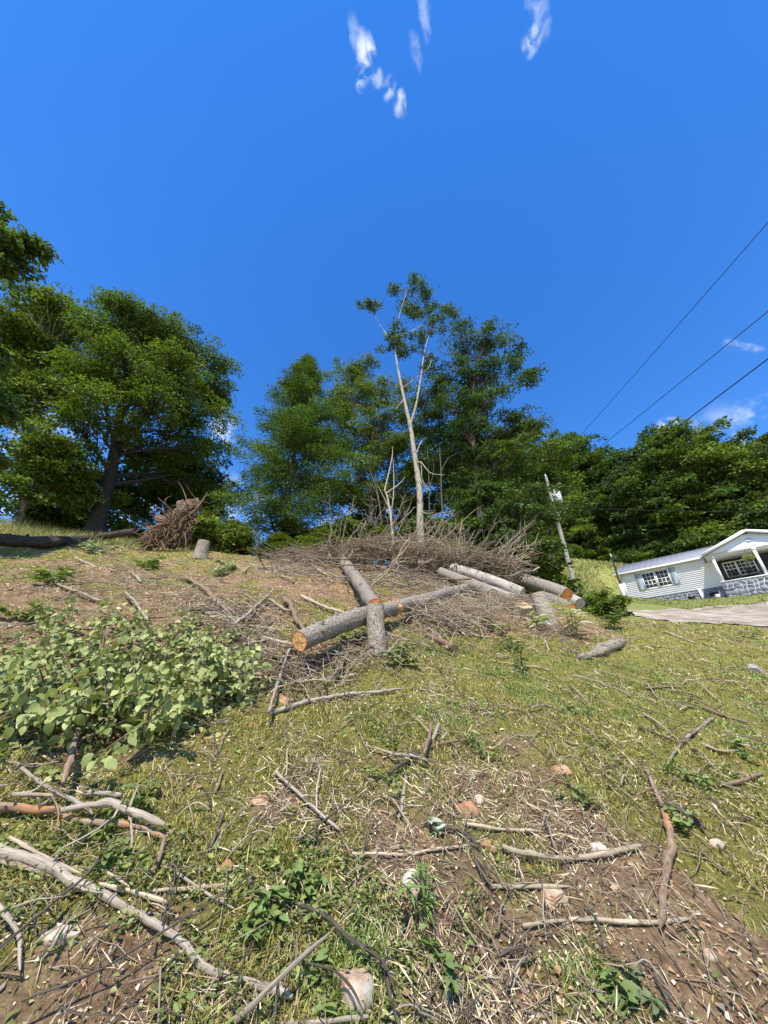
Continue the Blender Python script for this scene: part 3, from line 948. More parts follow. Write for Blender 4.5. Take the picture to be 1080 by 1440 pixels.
# ------------------------------------------------------------------ trees
def wander(a, b, n, amp, rng, droop=0.0):
    t = np.linspace(0, 1, n)[:, None]
    P = np.asarray(a) * (1 - t) + np.asarray(b) * t
    L_ = np.linalg.norm(np.asarray(b) - np.asarray(a))
    off = np.cumsum(rng.normal(size=(n, 3)), 0); off -= off[0] + (off[-1] - off[0]) * t
    P = P + off * amp * L_ / math.sqrt(n)
    P[:, 2] += droop * L_ * np.sin(np.pi * t[:, 0])
    return P


def tree(name, label, group, base, blobs, trunk_top, r0, leafcol, n_leaf, leaf=.16, clump=.55, seed=0, bark='bark', hi=(1.5, 1.35, .9),
         cat='tree', flat=.55, local=True, lean=None, core=.45, twigs=True, extra_limbs=()):
    """blobs: (x,y,z,rx,ry,rz) masses of foliage in world space; limbs run from the trunk to each"""
    rng = np.random.default_rng(seed)
    base = np.asarray(base, float)
    root = empty(name, tuple(base), label, cat, group)
    B = np.array(blobs, float); B[:, :3] -= base
    top = np.asarray(trunk_top, float) - base
    mid = [np.zeros(3), top * .35 + [rng.normal() * .12, rng.normal() * .12, 0], top * .7 + [rng.normal() * .2, rng.normal() * .2, 0], top]
    tp = spline(mid, 28)
    f = np.linspace(0, 1, 28)
    tr = r0 * (1 - .82 * f) * (1 + .5 * np.exp(-f * 22))
    mb = MB(); tube(mb, np.concatenate([[tp[0] - [0, 0, .5]], tp]), np.concatenate([[tr[0] * 1.1], tr]), 14, .06, ridge=.04, seed=seed)
    mb.build('trunk', M[bark], root, True)
    lm = MB(); vol = (B[:, 3] * B[:, 4] * B[:, 5]) ** .72; vol /= vol.sum()
    cl_all = []; tw = []
    for k, bb in enumerate(B):
        c = bb[:3]; rad = bb[3:6]
        # limb leaves the trunk below the mass it carries
        hz = np.clip(c[2] - .35 * np.linalg.norm(c[:2] - np.interp(c[2], tp[:, 2], tp[:, 0])) - rad[2] * .6, top[2] * .15, top[2] * .95)
        s = np.array([np.interp(hz, tp[:, 2], tp[:, i]) for i in range(3)])
        lr = r0 * (.16 + .28 * (1 - hz / max(top[2], .1))) * min(1.2, .5 + rad.mean() / 2.2)
        P = wander(s, c, 9, .10, rng, .06)
        tube(lm, P, np.linspace(lr, lr * .3, 9), 7, .05, seed=k)
        nc = max(5, int(n_leaf * vol[k] / 130))
        d = nrm(rng.normal(size=(nc, 3)))
        d[:, 2] = np.where(d[:, 2] < -.35, -d[:, 2] * .6, d[:, 2]); d = nrm(d)
        q = rng.uniform(core, 1.0, (nc, 1)) ** .6
        cc = c + d * rad * q * (1 + .22 * rng.normal(size=(nc, 1)))
        cl_all.append(np.concatenate([cc, d, np.full((nc, 1), rad.mean())], 1))
        j = rng.integers(3, 9, nc)
        for i in range(nc):
            tw.append(wander(P[j[i]], cc[i], 4, .12, rng))
    for (a, b_, ra) in extra_limbs:
        P = wander(np.asarray(a) - base, np.asarray(b_) - base, 9, .12, rng, .05); tube(lm, P, np.linspace(ra, ra * .25, 9), 7, .05)
    tw = np.array(tw)
    if twigs: batch_tubes(lm, tw, np.tile(np.linspace(r0 * .09, r0 * .03, 4), (len(tw), 1)), 4)
    lm.build('limbs', M[bark], root, True, kind='stuff')
    CL = np.concatenate(cl_all); n = n_leaf
    # leaf clumps: shallow domes of leaves, each with its own tone
    k = rng.integers(0, len(CL), n)
    cs = clump * rng.uniform(.6, 1.5, len(CL)); ct = rng.uniform(.6, 1.3, (len(CL), 1)); cy = rng.uniform(0, 1, (len(CL), 1)) ** 2
    da = rng.uniform(0, 2 * math.pi, n); dr = rng.uniform(0, 1, n) ** .55
    lob = 1 + .35 * np.sin(da * 3 + k * 1.7) + .2 * np.sin(da * 5 + k)
    dome = np.stack([np.cos(da) * dr * lob, np.sin(da) * dr * lob, rng.normal(size=n) * .22 * flat - dr ** 2 * .45], 1)
    rr = dr ** 2
    p = CL[k, :3] + dome * cs[k][:, None]
    out = nrm(dome * [1, 1, .4] + CL[k, 3:6] * .35 + rng.normal(size=(n, 3)) * .35 + [0, 0, -.25])
    nm = nrm(rng.normal(size=(n, 3)) * .55 + CL[k, 3:6] * .4 + [0, 0, .75])
    lc = np.asarray(leafcol)
    colr = (lc * (1 - cy[k]) + lc * np.asarray(hi) * cy[k]) * ct[k]
    colr = colr * (1 + rng.uniform(-.22, .25, (n, 1))); colr[:, 0] *= 1 + rng.uniform(-.1, .2, n)
    lb = MB(); ls = leaf * rng.uniform(.65, 1.3, n)
    leaves(lb, p, out, nm, ls, ls * rng.uniform(.5, .75, n), np.clip(colr, .004, 1))
    lb.build('crown', M['leaf'], root)
    return root


def copy_tree(src, loc, rz, sc, label, group, cat='tree'):
    o = src.copy(); COL.objects.link(o); o.location = loc; o.rotation_euler = (0, 0, rz); o.scale = sc
    o['label'] = label; o['group'] = group; o['category'] = cat
    for ch in src.children:
        c = ch.copy(); COL.objects.link(c); c.parent = o
    return o


def pblobs(lst, r, seed, depth=1.0, spread=.5):
    """masses of foliage seen at photo positions (px,py,rad_px) of a tree standing at range r: front, middle and rear masses"""
    rg = np.random.default_rng(seed); out = []
    for it in lst:
        px, py, rp = it[:3]; dr = it[3] if len(it) > 3 else rg.uniform(-spread, spread) * depth
        p, t = at_r(px, py, r + dr)
        w = rp * t / FOC
        out.append((*p, w, w * rg.uniform(.9, 1.2), w * rg.uniform(.72, .9)))
    return out


def ground_at(px, py, r):
    d = pix_dir(px, py); h = math.hypot(d[0], d[1]); x, y = d[0] / h * r, d[1] / h * r
    return np.array([x, y, float(H(x, y))])


GR = (.090, .145, .028); GR2 = (.115, .172, .034); GD = (.062, .112, .030); GB = (.080, .140, .050)
# the great spreading tree on the left
b0 = ground_at(145, 725, 20.0)
BL = [(185, 458, 40, 0), (235, 476, 36, 0), (140, 474, 36, .5), (288, 515, 34, 0), (250, 530, 40, -1.6), (180, 520, 48, -2.2), (300, 550, 26, .5), (120, 530, 36, -1.5),
      (215, 575, 40, -2.4), (285, 585, 32, -.5), (150, 585, 36, -2.3), (250, 620, 34, 1), (200, 500, 46, 2.5), (260, 560, 44, 2.4), (140, 545, 40, 2.5), (275, 640, 24, 0), (110, 600, 28, -1), (205, 640, 34, 2.2), (285, 690, 24, 2), (240, 680, 30, 2.5)]
tree('spreading_tree', 'broad dark green tree with leaning trunk left of the root ball', 'trees along the crest', b0, pblobs(BL, 20.0, 1), at_r(190, 500, 20.0)[0], .36, GR, 86000, .14, .62, 1, 'bark_dark')
# its neighbour at the far left
b0 = ground_at(70, 735, 23.0)
BL = [(55, 440, 34), (95, 450, 30), (20, 455, 30), (40, 500, 40), (90, 505, 34), (10, 520, 36), (60, 560, 36), (15, 580, 34), (95, 560, 28), (70, 460, 30, 2.2), (30, 520, 40, 2.2), (-20, 480, 36), (-30, 560, 36)]
tree('leafy_tree', 'bright green leafy tree at the far left behind the spreading tree', 'trees along the crest', b0, pblobs(BL, 23.0, 2, 2.0), at_r(62, 500, 23.0)[0], .26, GR2, 56000, .145, .6, 2, 'bark_pale')
# lower trees beneath them
b0 = ground_at(30, 735, 19.0)
BL = [(70, 630, 30), (110, 640, 26), (40, 650, 28), (20, 690, 26), (90, 670, 28), (60, 690, 30), (120, 690, 22), (55, 660, 30, 1.6), (100, 700, 24, 1.5), (140, 700, 22, 2)]
tree('understorey_tree', 'low pale green tree in front of the far left trunks above the dry grass', 'trees along the crest', b0, pblobs(BL, 19.0, 3, 1.2), at_r(60, 640, 19.0)[0], .12, GR2, 15000, .17, .5, 3)
b0 = ground_at(240, 735, 25.0)
BL = [(230, 660, 34), (270, 670, 30), (300, 640, 24), (200, 690, 34), (255, 705, 32), (160, 690, 30), (310, 690, 26), (290, 720, 26), (180, 720, 28), (120, 715, 24)]
tree('understorey_tree', 'dark undergrowth tree in the shade behind the root ball', 'trees along the crest', b0, pblobs(BL, 25.0, 4, 1.5), at_r(240, 650, 25.0)[0], .16, GD, 26000, .2, .66, 4)
b0 = ground_at(-70, 760, 10.5)
BL = [(-12, 292, 9), (4, 335, 9), (30, 345, 9), (-14, 350, 12), (0, 372, 7), (-100, 310, 36), (-100, 400, 50), (-70, 470, 40), (-30, 560, 30), (-26, 640, 28), (-34, 700, 28), (-30, 450, 12), (-22, 505, 11), (22, 368, 7), (52, 348, 6)]
tree('edge_tree', 'tree at the left edge with a leafy bough reaching into the sky', 'trees along the crest', b0, pblobs(BL, 10.5, 5, .8), at_r(-75, 330, 10.5)[0], .2, GB, 16000, .115, .27, 5, 'bark')

# hemlock


def conifer(name, label, group, base, height, width, seed, n_br=120, colr=(.045, .085, .022), start=.12, dens=70, r0=.2, droop=-.10, stems=1):
    rng = np.random.default_rng(seed)
    root = empty(name, tuple(base), label, 'tree', group)
    mb = MB(); z = np.linspace(-.4, height, 24)
    for s in range(stems):
        ox = 0 if s == 0 else rng.uniform(-.5, .5) * width * .35
        h = 1 if s == 0 else rng.uniform(.6, .85)
        tube(mb, np.stack([ox * np.clip(z / height * 2, 0, 1) + .05 * np.sin(z), .04 * np.cos(z * 1.3), z * h], 1), r0 * (1 - .93 * np.clip(z / height, 0, 1)) * (1 if s == 0 else .7), 10, .04)
    mb.build('trunk', M['bark'], root, True)
    lm = MB(); pts = []; dirs = []; tone = []
    P_all = []
    for k in range(n_br):
        f = start + (1 - start) * (k + rng.uniform()) / n_br
        f = min(f, .985)
        zz = f * height; a = rng.uniform(0, 2 * math.pi)
        prof = (1 - f) ** .98 * (1 - .45 * math.exp(-(f - start) * 7)) * 1.2 + .02
        ln = width * prof * rng.uniform(.65, 1.12)
        d = np.array([math.cos(a), math.sin(a), rng.uniform(.12, .45) + .7 * f ** 3])
        t = np.linspace(0, 1, 7)[:, None]
        P = np.array([0, 0, zz]) + d * ln * t + np.array([0, 0, 1]) * droop * ln * t ** 2 * 2.2
        P += rng.normal(size=(7, 3)) * ln * .012
        P_all.append(P)
        ns = max(10, int(dens * ln / width * 1.6 * (.65 if (f < .35 and height > 6) else 1.15)))
        s = rng.uniform(.16, 1.0, ns); q = np.array([[np.interp(x, t[:, 0], P[:, i]) for i in range(3)] for x in s])
        side = nrm(np.cross(d, [0, 0, 1]))
        off = rng.normal(size=(ns, 1)) * (.10 + .26 * ln * (1.05 - s[:, None]) ** .8 * .55)
        q = q + side * off + np.array([0, 0, -1]) * np.abs(off) * .25 + rng.normal(size=(ns, 3)) * .05
        pts.append(q); dirs.append(nrm(d * [1, 1, .2] + side * np.sign(off) * .9 + [0, 0, -.25]) + rng.normal(size=(ns, 3)) * .2)
        tone.append(np.full((ns, 1), rng.uniform(.75, 1.3)))
    P_all = np.array(P_all); batch_tubes(lm, P_all, np.linspace(.032, .008, 7)[None] * np.ones((len(P_all), 1)) * (height / 14), 4)
    lm.build('limbs', M['bark'], root, True, kind='stuff')
    c = np.concatenate(pts); dd = np.concatenate(dirs); tn = np.concatenate(tone)
    lb = MB()
    for _ in range(5):
        n = len(c)
        cc = c + rng.normal(size=(n, 3)) * [.13, .13, .06]
        colv = colvar(n, colr, .25, .15, rng) * tn
        yel = rng.uniform(0, 1, (n, 1)) < .22
        colv = np.where(yel, colv * [1.9, 1.55, 1.0], colv)
        L2 = rng.uniform(.12, .26, n)
        leaves(lb, cc, dd + rng.normal(size=(n, 3)) * .35, rng.normal(size=(n, 3)) * .35 + [0, 0, 1], L2, L2 * .25, colv, .12)
    lb.build('crown', M['leaf'], root)
    return root


b0 = ground_at(398, 745, 18.0)
tp_ = at_r(405, 498, 18.0)[0]
conifer('hemlock_tree', 'feathery conical hemlock with sky showing through its lower boughs', 'trees along the crest', b0, tp_[2] - b0[2] + .3, 5.0, 6, 210, (.07, .125, .034), .07, 96, .17, stems=2)
con = None
for (px, py, r, hgt, w, lab) in [(455, 748, 15.5, 1.7, 1.5, 'low yellow green hemlock sapling below the middle tree'), (330, 750, 16.0, 1.5, 1.3, 'bushy hemlock sapling right of the root ball'),
                                 (395, 752, 15.0, 1.2, 1.3, 'short hemlock sapling under the tall hemlock'), (285, 752, 17.5, 2.0, 1.4, 'hemlock sapling directly behind the root ball'), (500, 745, 17, 2.2, 1.4, 'hemlock sapling beside the thin dead snags')]:
    g = ground_at(px, py, r)
    if con is None:
        con = conifer('hemlock_sapling', lab, 'hemlock saplings', g, 3.0, 1.8, 8, 70, (.09, .125, .028), .04, 60, .05)
        con.scale = (w / 1.8, w / 1.8, hgt / 3.0)
    else:
        copy_tree(con, tuple(g), px, (w / 1.8, w / 1.8, hgt / 3.0), lab, 'hemlock saplings')

# middle and right of the group
b0 = ground_at(520, 745, 21.0)
BL = [(485, 530, 24), (515, 520, 22), (540, 555, 26), (500, 565, 34), (545, 600, 34), (500, 615, 36), (540, 650, 36), (505, 665, 32), (475, 590, 20), (560, 690, 30), (520, 700, 30), (575, 630, 26), (500, 560, 34, 2), (540, 620, 36, 2), (510, 700, 30, 2), (580, 580, 24), (470, 560, 18), (470, 630, 22), (575, 545, 18), (590, 620, 26, 1.5), (590, 670, 26, 1.5), (470, 690, 22)]
tree('leafy_tree', 'bright green leafy tree between the hemlock and the dead trunk', 'trees along the crest', b0, pblobs(BL, 21.0, 7, 1.6), at_r(528, 540, 21.0)[0], .22, GR2, 60000, .138, .56, 7)
b0 = ground_at(672, 760, 18.5)
BL = [(650, 475, 20), (672, 492, 22), (700, 470, 20), (722, 492, 16), (735, 535, 15), (705, 520, 22), (670, 535, 28), (640, 520, 20), (690, 565, 24), (640, 575, 30), (735, 590, 18), (620, 545, 18, 1), (660, 610, 34), (705, 610, 32), (650, 650, 34), (700, 655, 34), (740, 625, 18), (735, 660, 22), (690, 690, 30),
      (640, 620, 34, 2), (690, 640, 36, 2), (660, 570, 30, 1.6), (720, 700, 26, 1), (640, 690, 26, 1.5), (605, 600, 24, 1.5), (610, 660, 26, 2), (600, 560, 20, 1.5), (745, 530, 10), (752, 600, 14), (610, 520, 14, 1)]
tree('oak_tree', 'tall dark green oak with ragged boughs right of the dead trunk', 'trees along the crest', b0, pblobs(BL, 18.5, 8, 1.4), at_r(668, 520, 18.5)[0], .25, GD, 70000, .135, .48, 9, hi=(1.7, 1.5, 1.0))
b0 = ground_at(720, 800, 16.0)
BL = [(690, 700, 24), (725, 715, 26), (755, 735, 24), (700, 740, 26), (740, 765, 24), (665, 715, 18), (770, 770, 16), (705, 775, 22), (740, 700, 20, 1.2), (680, 755, 22, 1), (640, 700, 14), (755, 700, 20, 2), (770, 725, 20, 2.2), (650, 740, 18, 1.2)]
tree('understorey_tree', 'low bushy tree overhanging the log pile beside the utility pole', 'trees along the crest', b0, pblobs(BL, 16.0, 9, 1.0), at_r(722, 720, 16.0)[0], .10, (.07, .12, .04), 18000, .15, .42, 10)
b0 = ground_at(770, 770, 30)
BL = [(740, 620, 26), (765, 640, 26), (755, 680, 28), (780, 690, 24), (730, 670, 24), (790, 650, 18), (775, 730, 22), (750, 730, 22), (800, 710, 18)]
tree('leafy_tree', 'mid green tree standing just behind the transformer on the pole', 'trees along the crest', b0, pblobs(BL, 30, 10, 2), at_r(762, 640, 30)[0], .2, GR, 15000, .24, .7, 11)

b0 = ground_at(600, 770, 26)
BL = [(480, 700, 26), (520, 720, 26), (560, 700, 28), (600, 715, 28), (640, 690, 28), (590, 670, 26), (550, 735, 26), (620, 745, 26), (670, 730, 26), (575, 755, 24), (500, 745, 24), (650, 765, 22), (700, 760, 24), (610, 640, 24), (700, 700, 26), (540, 770, 24), (605, 785, 22), (480, 765, 20), (570, 790, 20), (640, 795, 20)]
tree('understorey_tree', 'deep green thicket tree behind the pale dead trunk', 'trees along the crest', b0, pblobs(BL, 26, 12, 2.5), at_r(590, 690, 26)[0], .14, GD, 34000, .24, .7, 13)
# the half-dead tree with pale trunk
def rp(px, py, r): return at_r(px, py, r)[0]
RD = 14.0
b0 = ground_at(590, 770, RD)
root = empty('half_dead_tree', tuple(b0), 'pale barked half dead tree with leaves only at its top', 'tree', 'dead trees by the brush pile')
rg = np.random.default_rng(5)
tpx = [(590, 690), (583, 640), (577, 600), (568, 560), (560, 520), (556, 490), (560, 450), (572, 410)]
P = [np.zeros(3), rp(591, 745, RD) - b0] + [rp(*p, RD) - b0 for p in tpx]
P[0] = P[1] * [1, 1, 0] + [0, 0, -.4]
P = spline(P, 50); f = np.linspace(0, 1, 50)
mb = MB(); tube(mb, P, np.maximum(.17 * (1 - f) ** .9, .02), 14, .09, seed=2); mb.build('trunk', M['bark_pale'], root, True)
mb = MB()
def limb(a, pts, r, r1=.01):
    Q = spline([np.array(a)] + [rp(*p[:2], RD + (p[2] if len(p) > 2 else 0)) - b0 for p in pts], 14)
    tube(mb, Q, np.linspace(r, r1, 14), 7, .08); return Q
Tp = lambda k: P[k]
near = lambda px, py: P[np.argmin(np.linalg.norm(P - (rp(px, py, RD) - b0), axis=1))]
LQ = [limb(near(579, 600), [(585, 570, -.3), (592, 530, -.5), (596, 500, -.5), (603, 470, -.3)], .075), limb(near(556, 490), [(540, 465, .3), (530, 450, .4), (524, 435, .4)], .04),
      limb(near(585, 655), [(592, 650, -.4), (605, 665, -.8), (625, 668, -1)], .035), limb(near(586, 672), [(594, 680, -.3), (602, 690, -.5)], .03), limb(near(583, 640), [(592, 622, .2), (600, 615, .2)], .03), limb(near(584, 653), [(592, 652, -.3), (594, 675, -.5), (606, 691, -.7)], .025),
      limb(near(557, 480), [(580, 465, .4), (605, 450, .6), (622, 440, .6)], .04), limb(near(590, 540), [(600, 520, -.8), (607, 505, -.9)], .03), limb(near(560, 560), [(556, 575, -.3)], .025), limb(near(590, 715), [(600, 722, -.3), (612, 720, -.4)], .02)]
mb.build('limbs', M['bark_pale'], root, True, kind='stuff')
lb = MB(); TWG = []
for (px, py, rp_, nn) in [(514, 430, 8, 170), (527, 428, 8, 170), (560, 410, 9, 200), (575, 405, 13, 420), (595, 412, 12, 380), (585, 430, 13, 380), (602, 445, 10, 240), (562, 465, 13, 350), (580, 478, 10, 240), (545, 485, 9, 200), (567, 492, 9, 180), (625, 440, 11, 260), (612, 455, 9, 180), (600, 480, 8, 120), (604, 505, 7, 90), (575, 440, 9, 200)]:
    c, t = at_r(px, py, RD + rg.uniform(-.5, .5)); w = rp_ * t / FOC; c = c - b0; nn = int(nn * 1.7)
    lc_ = c + rg.normal(size=(5, 3)) * w * [.85, .85, .6]
    k = rg.integers(0, 5, nn); p = lc_[k] + rg.normal(size=(nn, 3)) * w * [.34, .34, .2]
    allp = np.concatenate([P] + LQ); a0 = allp[np.argmin(np.linalg.norm(allp - c, axis=1))]
    for q_ in lc_: TWG.append(wander(a0, q_, 6, .10, rg))
    for q_ in lc_:
        for _ in range(3): TWG.append(wander(q_, q_ + rg.normal(size=3) * w * .5, 6, .10, rg))
    leaves(lb, p, rg.normal(size=(nn, 3)) + [0, 0, -.4], rg.normal(size=(nn, 3)) + [0, -.3, .8], rg.uniform(.11, .20, nn), rg.uniform(.06, .11, nn), colvar(nn, (.075, .13, .045), .3, .15, rg))
lb.build('crown', M['leaf'], root)
mb = MB(); TWG = np.array(TWG); batch_tubes(mb, TWG, np.tile(np.linspace(.016, .005, 6), (len(TWG), 1)), 4); mb.build('twigs', M['bark'], root, kind='stuff')

# thin snags
def snag(lab, r, trunk, rad, limbs_, mt='bark_pale'):
    b0 = ground_at(*trunk[0], r); o = empty('dead_snag', tuple(b0), lab, 'tree', 'dead trees by the brush pile')
    P = spline([np.array([rp(*trunk[0], r)[0] - b0[0], rp(*trunk[0], r)[1] - b0[1], -.3])] + [rp(*p, r) - b0 for p in trunk], 24)
    mb = MB(); tube(mb, P, np.linspace(rad, rad * .35, 24), 9, .09); mb.build('trunk', M[mt], o, True)
    for l in limbs_:
        Q = [rp(*p, r) - b0 for p in l]; Q[0] = P[np.argmin(np.linalg.norm(P - Q[0], axis=1))]
        mb = MB(); tube(mb, spline(Q, 10), np.linspace(rad * .5, rad * .12, 10), 6, .08); mb.build('limb', M[mt], o, True)


snag('forked pale snag left of the tall dead trunk', 14.5, [(553, 770), (550, 730), (545, 700), (541, 690)], .085, [[(550, 725), (553, 700), (554, 670), (552, 640)], [(548, 715), (540, 700), (530, 680)], [(553, 690), (562, 680), (570, 670)], [(553, 665), (551, 645), (552, 628)]])
snag('slender pale snag right of the tall dead trunk', 15.5, [(628, 770), (624, 735), (621, 700), (620, 660), (618, 630)], .06, [[(622, 715), (632, 705), (640, 690)], [(620, 660), (630, 645), (642, 638)]], 'bark')
snag('thin dark stem leaning behind the brush pile', 16, [(607, 760), (604, 720), (603, 670), (601, 630)], .05, [[(603, 690), (610, 660), (608, 640)]], 'bark')
snag('thin upright stem beneath the leafy middle tree', 17, [(538, 760), (535, 720), (530, 690), (520, 660)], .05, [[(533, 710), (528, 690), (515, 675)]], 'bark')

# ------------------------------------------------------------------ hillside wood
def proto(seed, hgt, wid, colr, n_leaf, leaf, hi):
    rng = np.random.default_rng(seed); bl = []
    nb = 30
    for k in range(nb):
        f = (k + rng.uniform(0, 1)) / nb; prof = math.sin(math.pi * (.22 + .74 * f)) ** .6
        a = rng.uniform(0, 2 * math.pi); rr = wid * prof * rng.uniform(.3, .72)
        s = rng.uniform(1.1, 1.9) * wid / 4.2
        bl.append((rr * math.cos(a), rr * math.sin(a), hgt * (.08 + .87 * f), s, s, s * .72))
    return tree('woodland_tree', 'leafy tree in the dense hillside wood', 'hillside wood', (0, 0, 0), bl, (0, 0, hgt * .85), hgt * .017, tuple(q * .98 for q in colr), n_leaf, leaf, .8, seed, 'bark', hi)


FL = 'leafy tree among the dense wood covering the hillside behind the house'
def flab(k, r, ph):
    look = ['bright green broad', 'mid green tall', 'dark green rounded', 'yellow green narrow', 'bluish green leafy'][k]
    row = 'at the foot of the wood' if r < 67.5 else ('low in the wood' if r < 78 else ('high in the wood' if r < 100 else 'atop the wood'))
    where = 'beside the oak' if ph < 24 else ('behind the pole' if ph < 31 else ('left of the house' if ph < 38 else ('above the house' if ph < 45 else 'above the porch')))
    return look + ' tree ' + row + ' ' + where


protos = [proto(31, 17, 5.2, GR2, 15000, .31, (1.5, 1.3, .9)), proto(32, 19, 4.8, GR, 15000, .31, (1.6, 1.4, .9)), proto(33, 15, 5.0, GD, 15000, .31, (1.6, 1.45, 1)), proto(34, 18, 4.4, (.10, .14, .02), 15000, .30, (1.5, 1.25, .8)), proto(35, 16, 4.6, GB, 15000, .31, (1.3, 1.25, 1))]
used = [False] * 5
rw = np.random.default_rng(77)
spots = []
for r, nphi, lo, hi_ in ((65, 19, 20, 60), (70, 19, 16, 61), (74, 17, 15, 61), (83, 17, 14, 60), (94, 17, 14, 60), (107, 16, 14, 60)):
    for k in range(nphi):
        ph = lo + (hi_ - lo) * (k + rw.uniform(.15, .85)) / nphi
        spots.append((r + rw.uniform(-2.5, 2.5), ph))
for (r, ph) in spots:
    x, y = r * math.sin(R(ph)), r * math.cos(R(ph)); z = float(H(x, y)) - .3
    # younger, yellower growth towards the right
    pr = [.22, .22, .2, .14, .22] if ph < 36 else [.28, .12, .12, .40, .08]
    k = int(rw.choice(5, p=pr)); s = rw.uniform(.85, 1.2) * (.95 if r < 63 else 1.25)
    sc = (s * rw.uniform(.9, 1.15),) * 2 + (s,)
    if not used[k]:
        used[k] = True; o = protos[k]; o.location = (x, y, z); o.rotation_euler = (0, 0, rw.uniform(0, 6)); o.scale = sc; o['label'] = flab(k, r, ph); o['group'] = 'hillside wood'
    else:
        copy_tree(protos[k], (x, y, z), rw.uniform(0, 6.28), sc, flab(k, r, ph), 'hillside wood')

# shrubs along the wood's edge and meadow
def bush_proto(seed, colr, n=3500, leaf=.22):
    rng = np.random.default_rng(seed)
    bl = [(rng.uniform(-1, 1), rng.uniform(-1, 1), rng.uniform(.5, 1.5), rng.uniform(.5, .8), rng.uniform(.5, .8), rng.uniform(.4, .6)) for _ in range(10)]
    return tree('edge_shrub', 'shrub', 'shrubs below the wood', (0, 0, 0), bl, (0, 0, 1.2), .06, colr, n, leaf, .4, seed, 'bark', cat='shrub')


bp = [bush_proto(51, GR2), bush_proto(52, GR)]
bu = [False, False]
def slab(k, ph):
    where = 'beside the oak' if ph < 25 else ('behind the utility pole' if ph < 30 else ('left of the house' if ph < 36 else ('behind the house roof' if ph < 44 else 'behind the porch')))
    return ('bright green' if k == 0 else 'dark green') + ' shrub below the hillside wood ' + where
for i in range(26):
    ph = 21 + 36 * (i + rw.uniform(.2, .8)) / 26; r = rw.uniform(60, 63)
    if i % 9 == 4: r -= 7
    x, y = r * math.sin(R(ph)), r * math.cos(R(ph)); z = float(H(x, y)) - .1; s = rw.uniform(.8, 1.5); k = i % 2
    if not bu[k]:
        bu[k] = True; o = bp[k]; o.location = (x, y, z); o.scale = (s, s, s); o['label'] = slab(k, ph)
    else: copy_tree(bp[k], (x, y, z), rw.uniform(0, 6), (s, s, s * rw.uniform(.8, 1.2)), slab(k, ph), 'shrubs below the wood', 'shrub')
for (px, py, r, s, k, lab) in [(870, 762, 46, 1.25, 1, 'rounded shrub alone in the meadow left of the house roof'), (895, 775, 45, .8, 0, 'small shrub low in the meadow above the house roof'), (815, 795, 24, .6, 0, 'shrub behind the log pile at the foot of the pole'),
                               (852, 872, 13.5, .42, 1, 'leafy shrub at the right end of the log pile before the house'), (838, 862, 15, .4, 0, 'small leafy shrub between pole foot and house'), (300, 745, 15, .75, 0, 'light green shrub right of the root ball'),
                               (560, 750, 16.5, .9, 1, 'dark shrub behind the forked snag'), (640, 765, 16, .9, 0, 'green shrub behind the brush pile under the oak'), (690, 790, 15, .8, 1, 'dark shrub hugging the back of the brush pile'), (40, 742, 22, .9, 1, 'shrub behind the dry grass at the far left'), (205, 742, 21, .8, 0, 'shrub in the shade left of the root ball'), (600, 755, 18, 1.2, 1, 'tall dark shrub behind the pale trunk'), (730, 800, 19, 1.3, 1, 'broad dark shrub beneath the oak beside the pole'), (440, 760, 14.6, .5, 0, 'small shrub at the left end of the brush pile'), (110, 742, 24, 1.0, 1, 'shrub behind the leaning trunk at left'), (470, 752, 17, 1.1, 1, 'dark shrub below the tall hemlock on its right'), (525, 758, 17.5, 1.2, 1, 'dark shrub left of the forked snag'), (580, 762, 17, 1.2, 1, 'dark shrub between the snag and the pale trunk'), (615, 765, 17.5, 1.3, 1, 'dark shrub just right of the pale trunk'), (425, 752, 18, 1.0, 1, 'dark shrub at the foot of the tall hemlock')]:
    g = ground_at(px, py, r); copy_tree(bp[k], tuple(g - [0, 0, .1]), px * .37, (s, s, s), lab, 'shrubs on the slope', 'shrub')
# ------------------------------------------------------------------ logs
def cut_face(ring, axis, mt, parent, name='cut_face', dish=.0):
    c = ring.mean(0); n = len(ring); V = [c]; U = [(0, 0)]
    rs = (.3, .6, .85, .965)
    for q in rs:
        V += list(c + (ring - c) * q); U += [(q, k / n) for k in range(n)]
    V = np.array(V) + np.asarray(axis) * .004
    V += np.random.default_rng(3).normal(size=V.shape) * .0025
    F3 = [[0, 1 + k, 1 + (k + 1) % n] for k in range(n)]
    F4 = [[1 + a * n + k, 1 + (a + 1) * n + k, 1 + (a + 1) * n + (k + 1) % n, 1 + a * n + (k + 1) % n] for a in range(3) for k in range(n)]
    mb = MB(); mb.add(V, F3, None, U); mb.add(np.zeros((0, 3)), np.zeros((0, 4), int), None, np.zeros((0, 2))); mb.f.append(np.array(F4) + 0)
    o = mb.build(name, M[mt], parent); return o


def log3(name, label, pts, rpx, mt, cuts, group, seed, lump=.07):
    P = np.array([D(*p) for p in pts]); rd = np.array([q * p[2] / FOC for q, p in zip(rpx, pts)])
    n = 40; Q = spline(P, n); rr = np.interp(np.linspace(0, 1, n), np.linspace(0, 1, len(rd)), rd)
    mb = MB(); V = tube(mb, Q, rr, 22, lump, seed=seed, ridge=lump * .5)
    o = mb.build(name, M[mt], None, True, label=label, cat='log', group=group)
    T = nrm(np.gradient(Q, axis=0))
    if cuts[0]: cut_face(V[0], -T[0], cuts[0], o)
    if cuts[1]: cut_face(V[-1], T[-1], cuts[1], o)


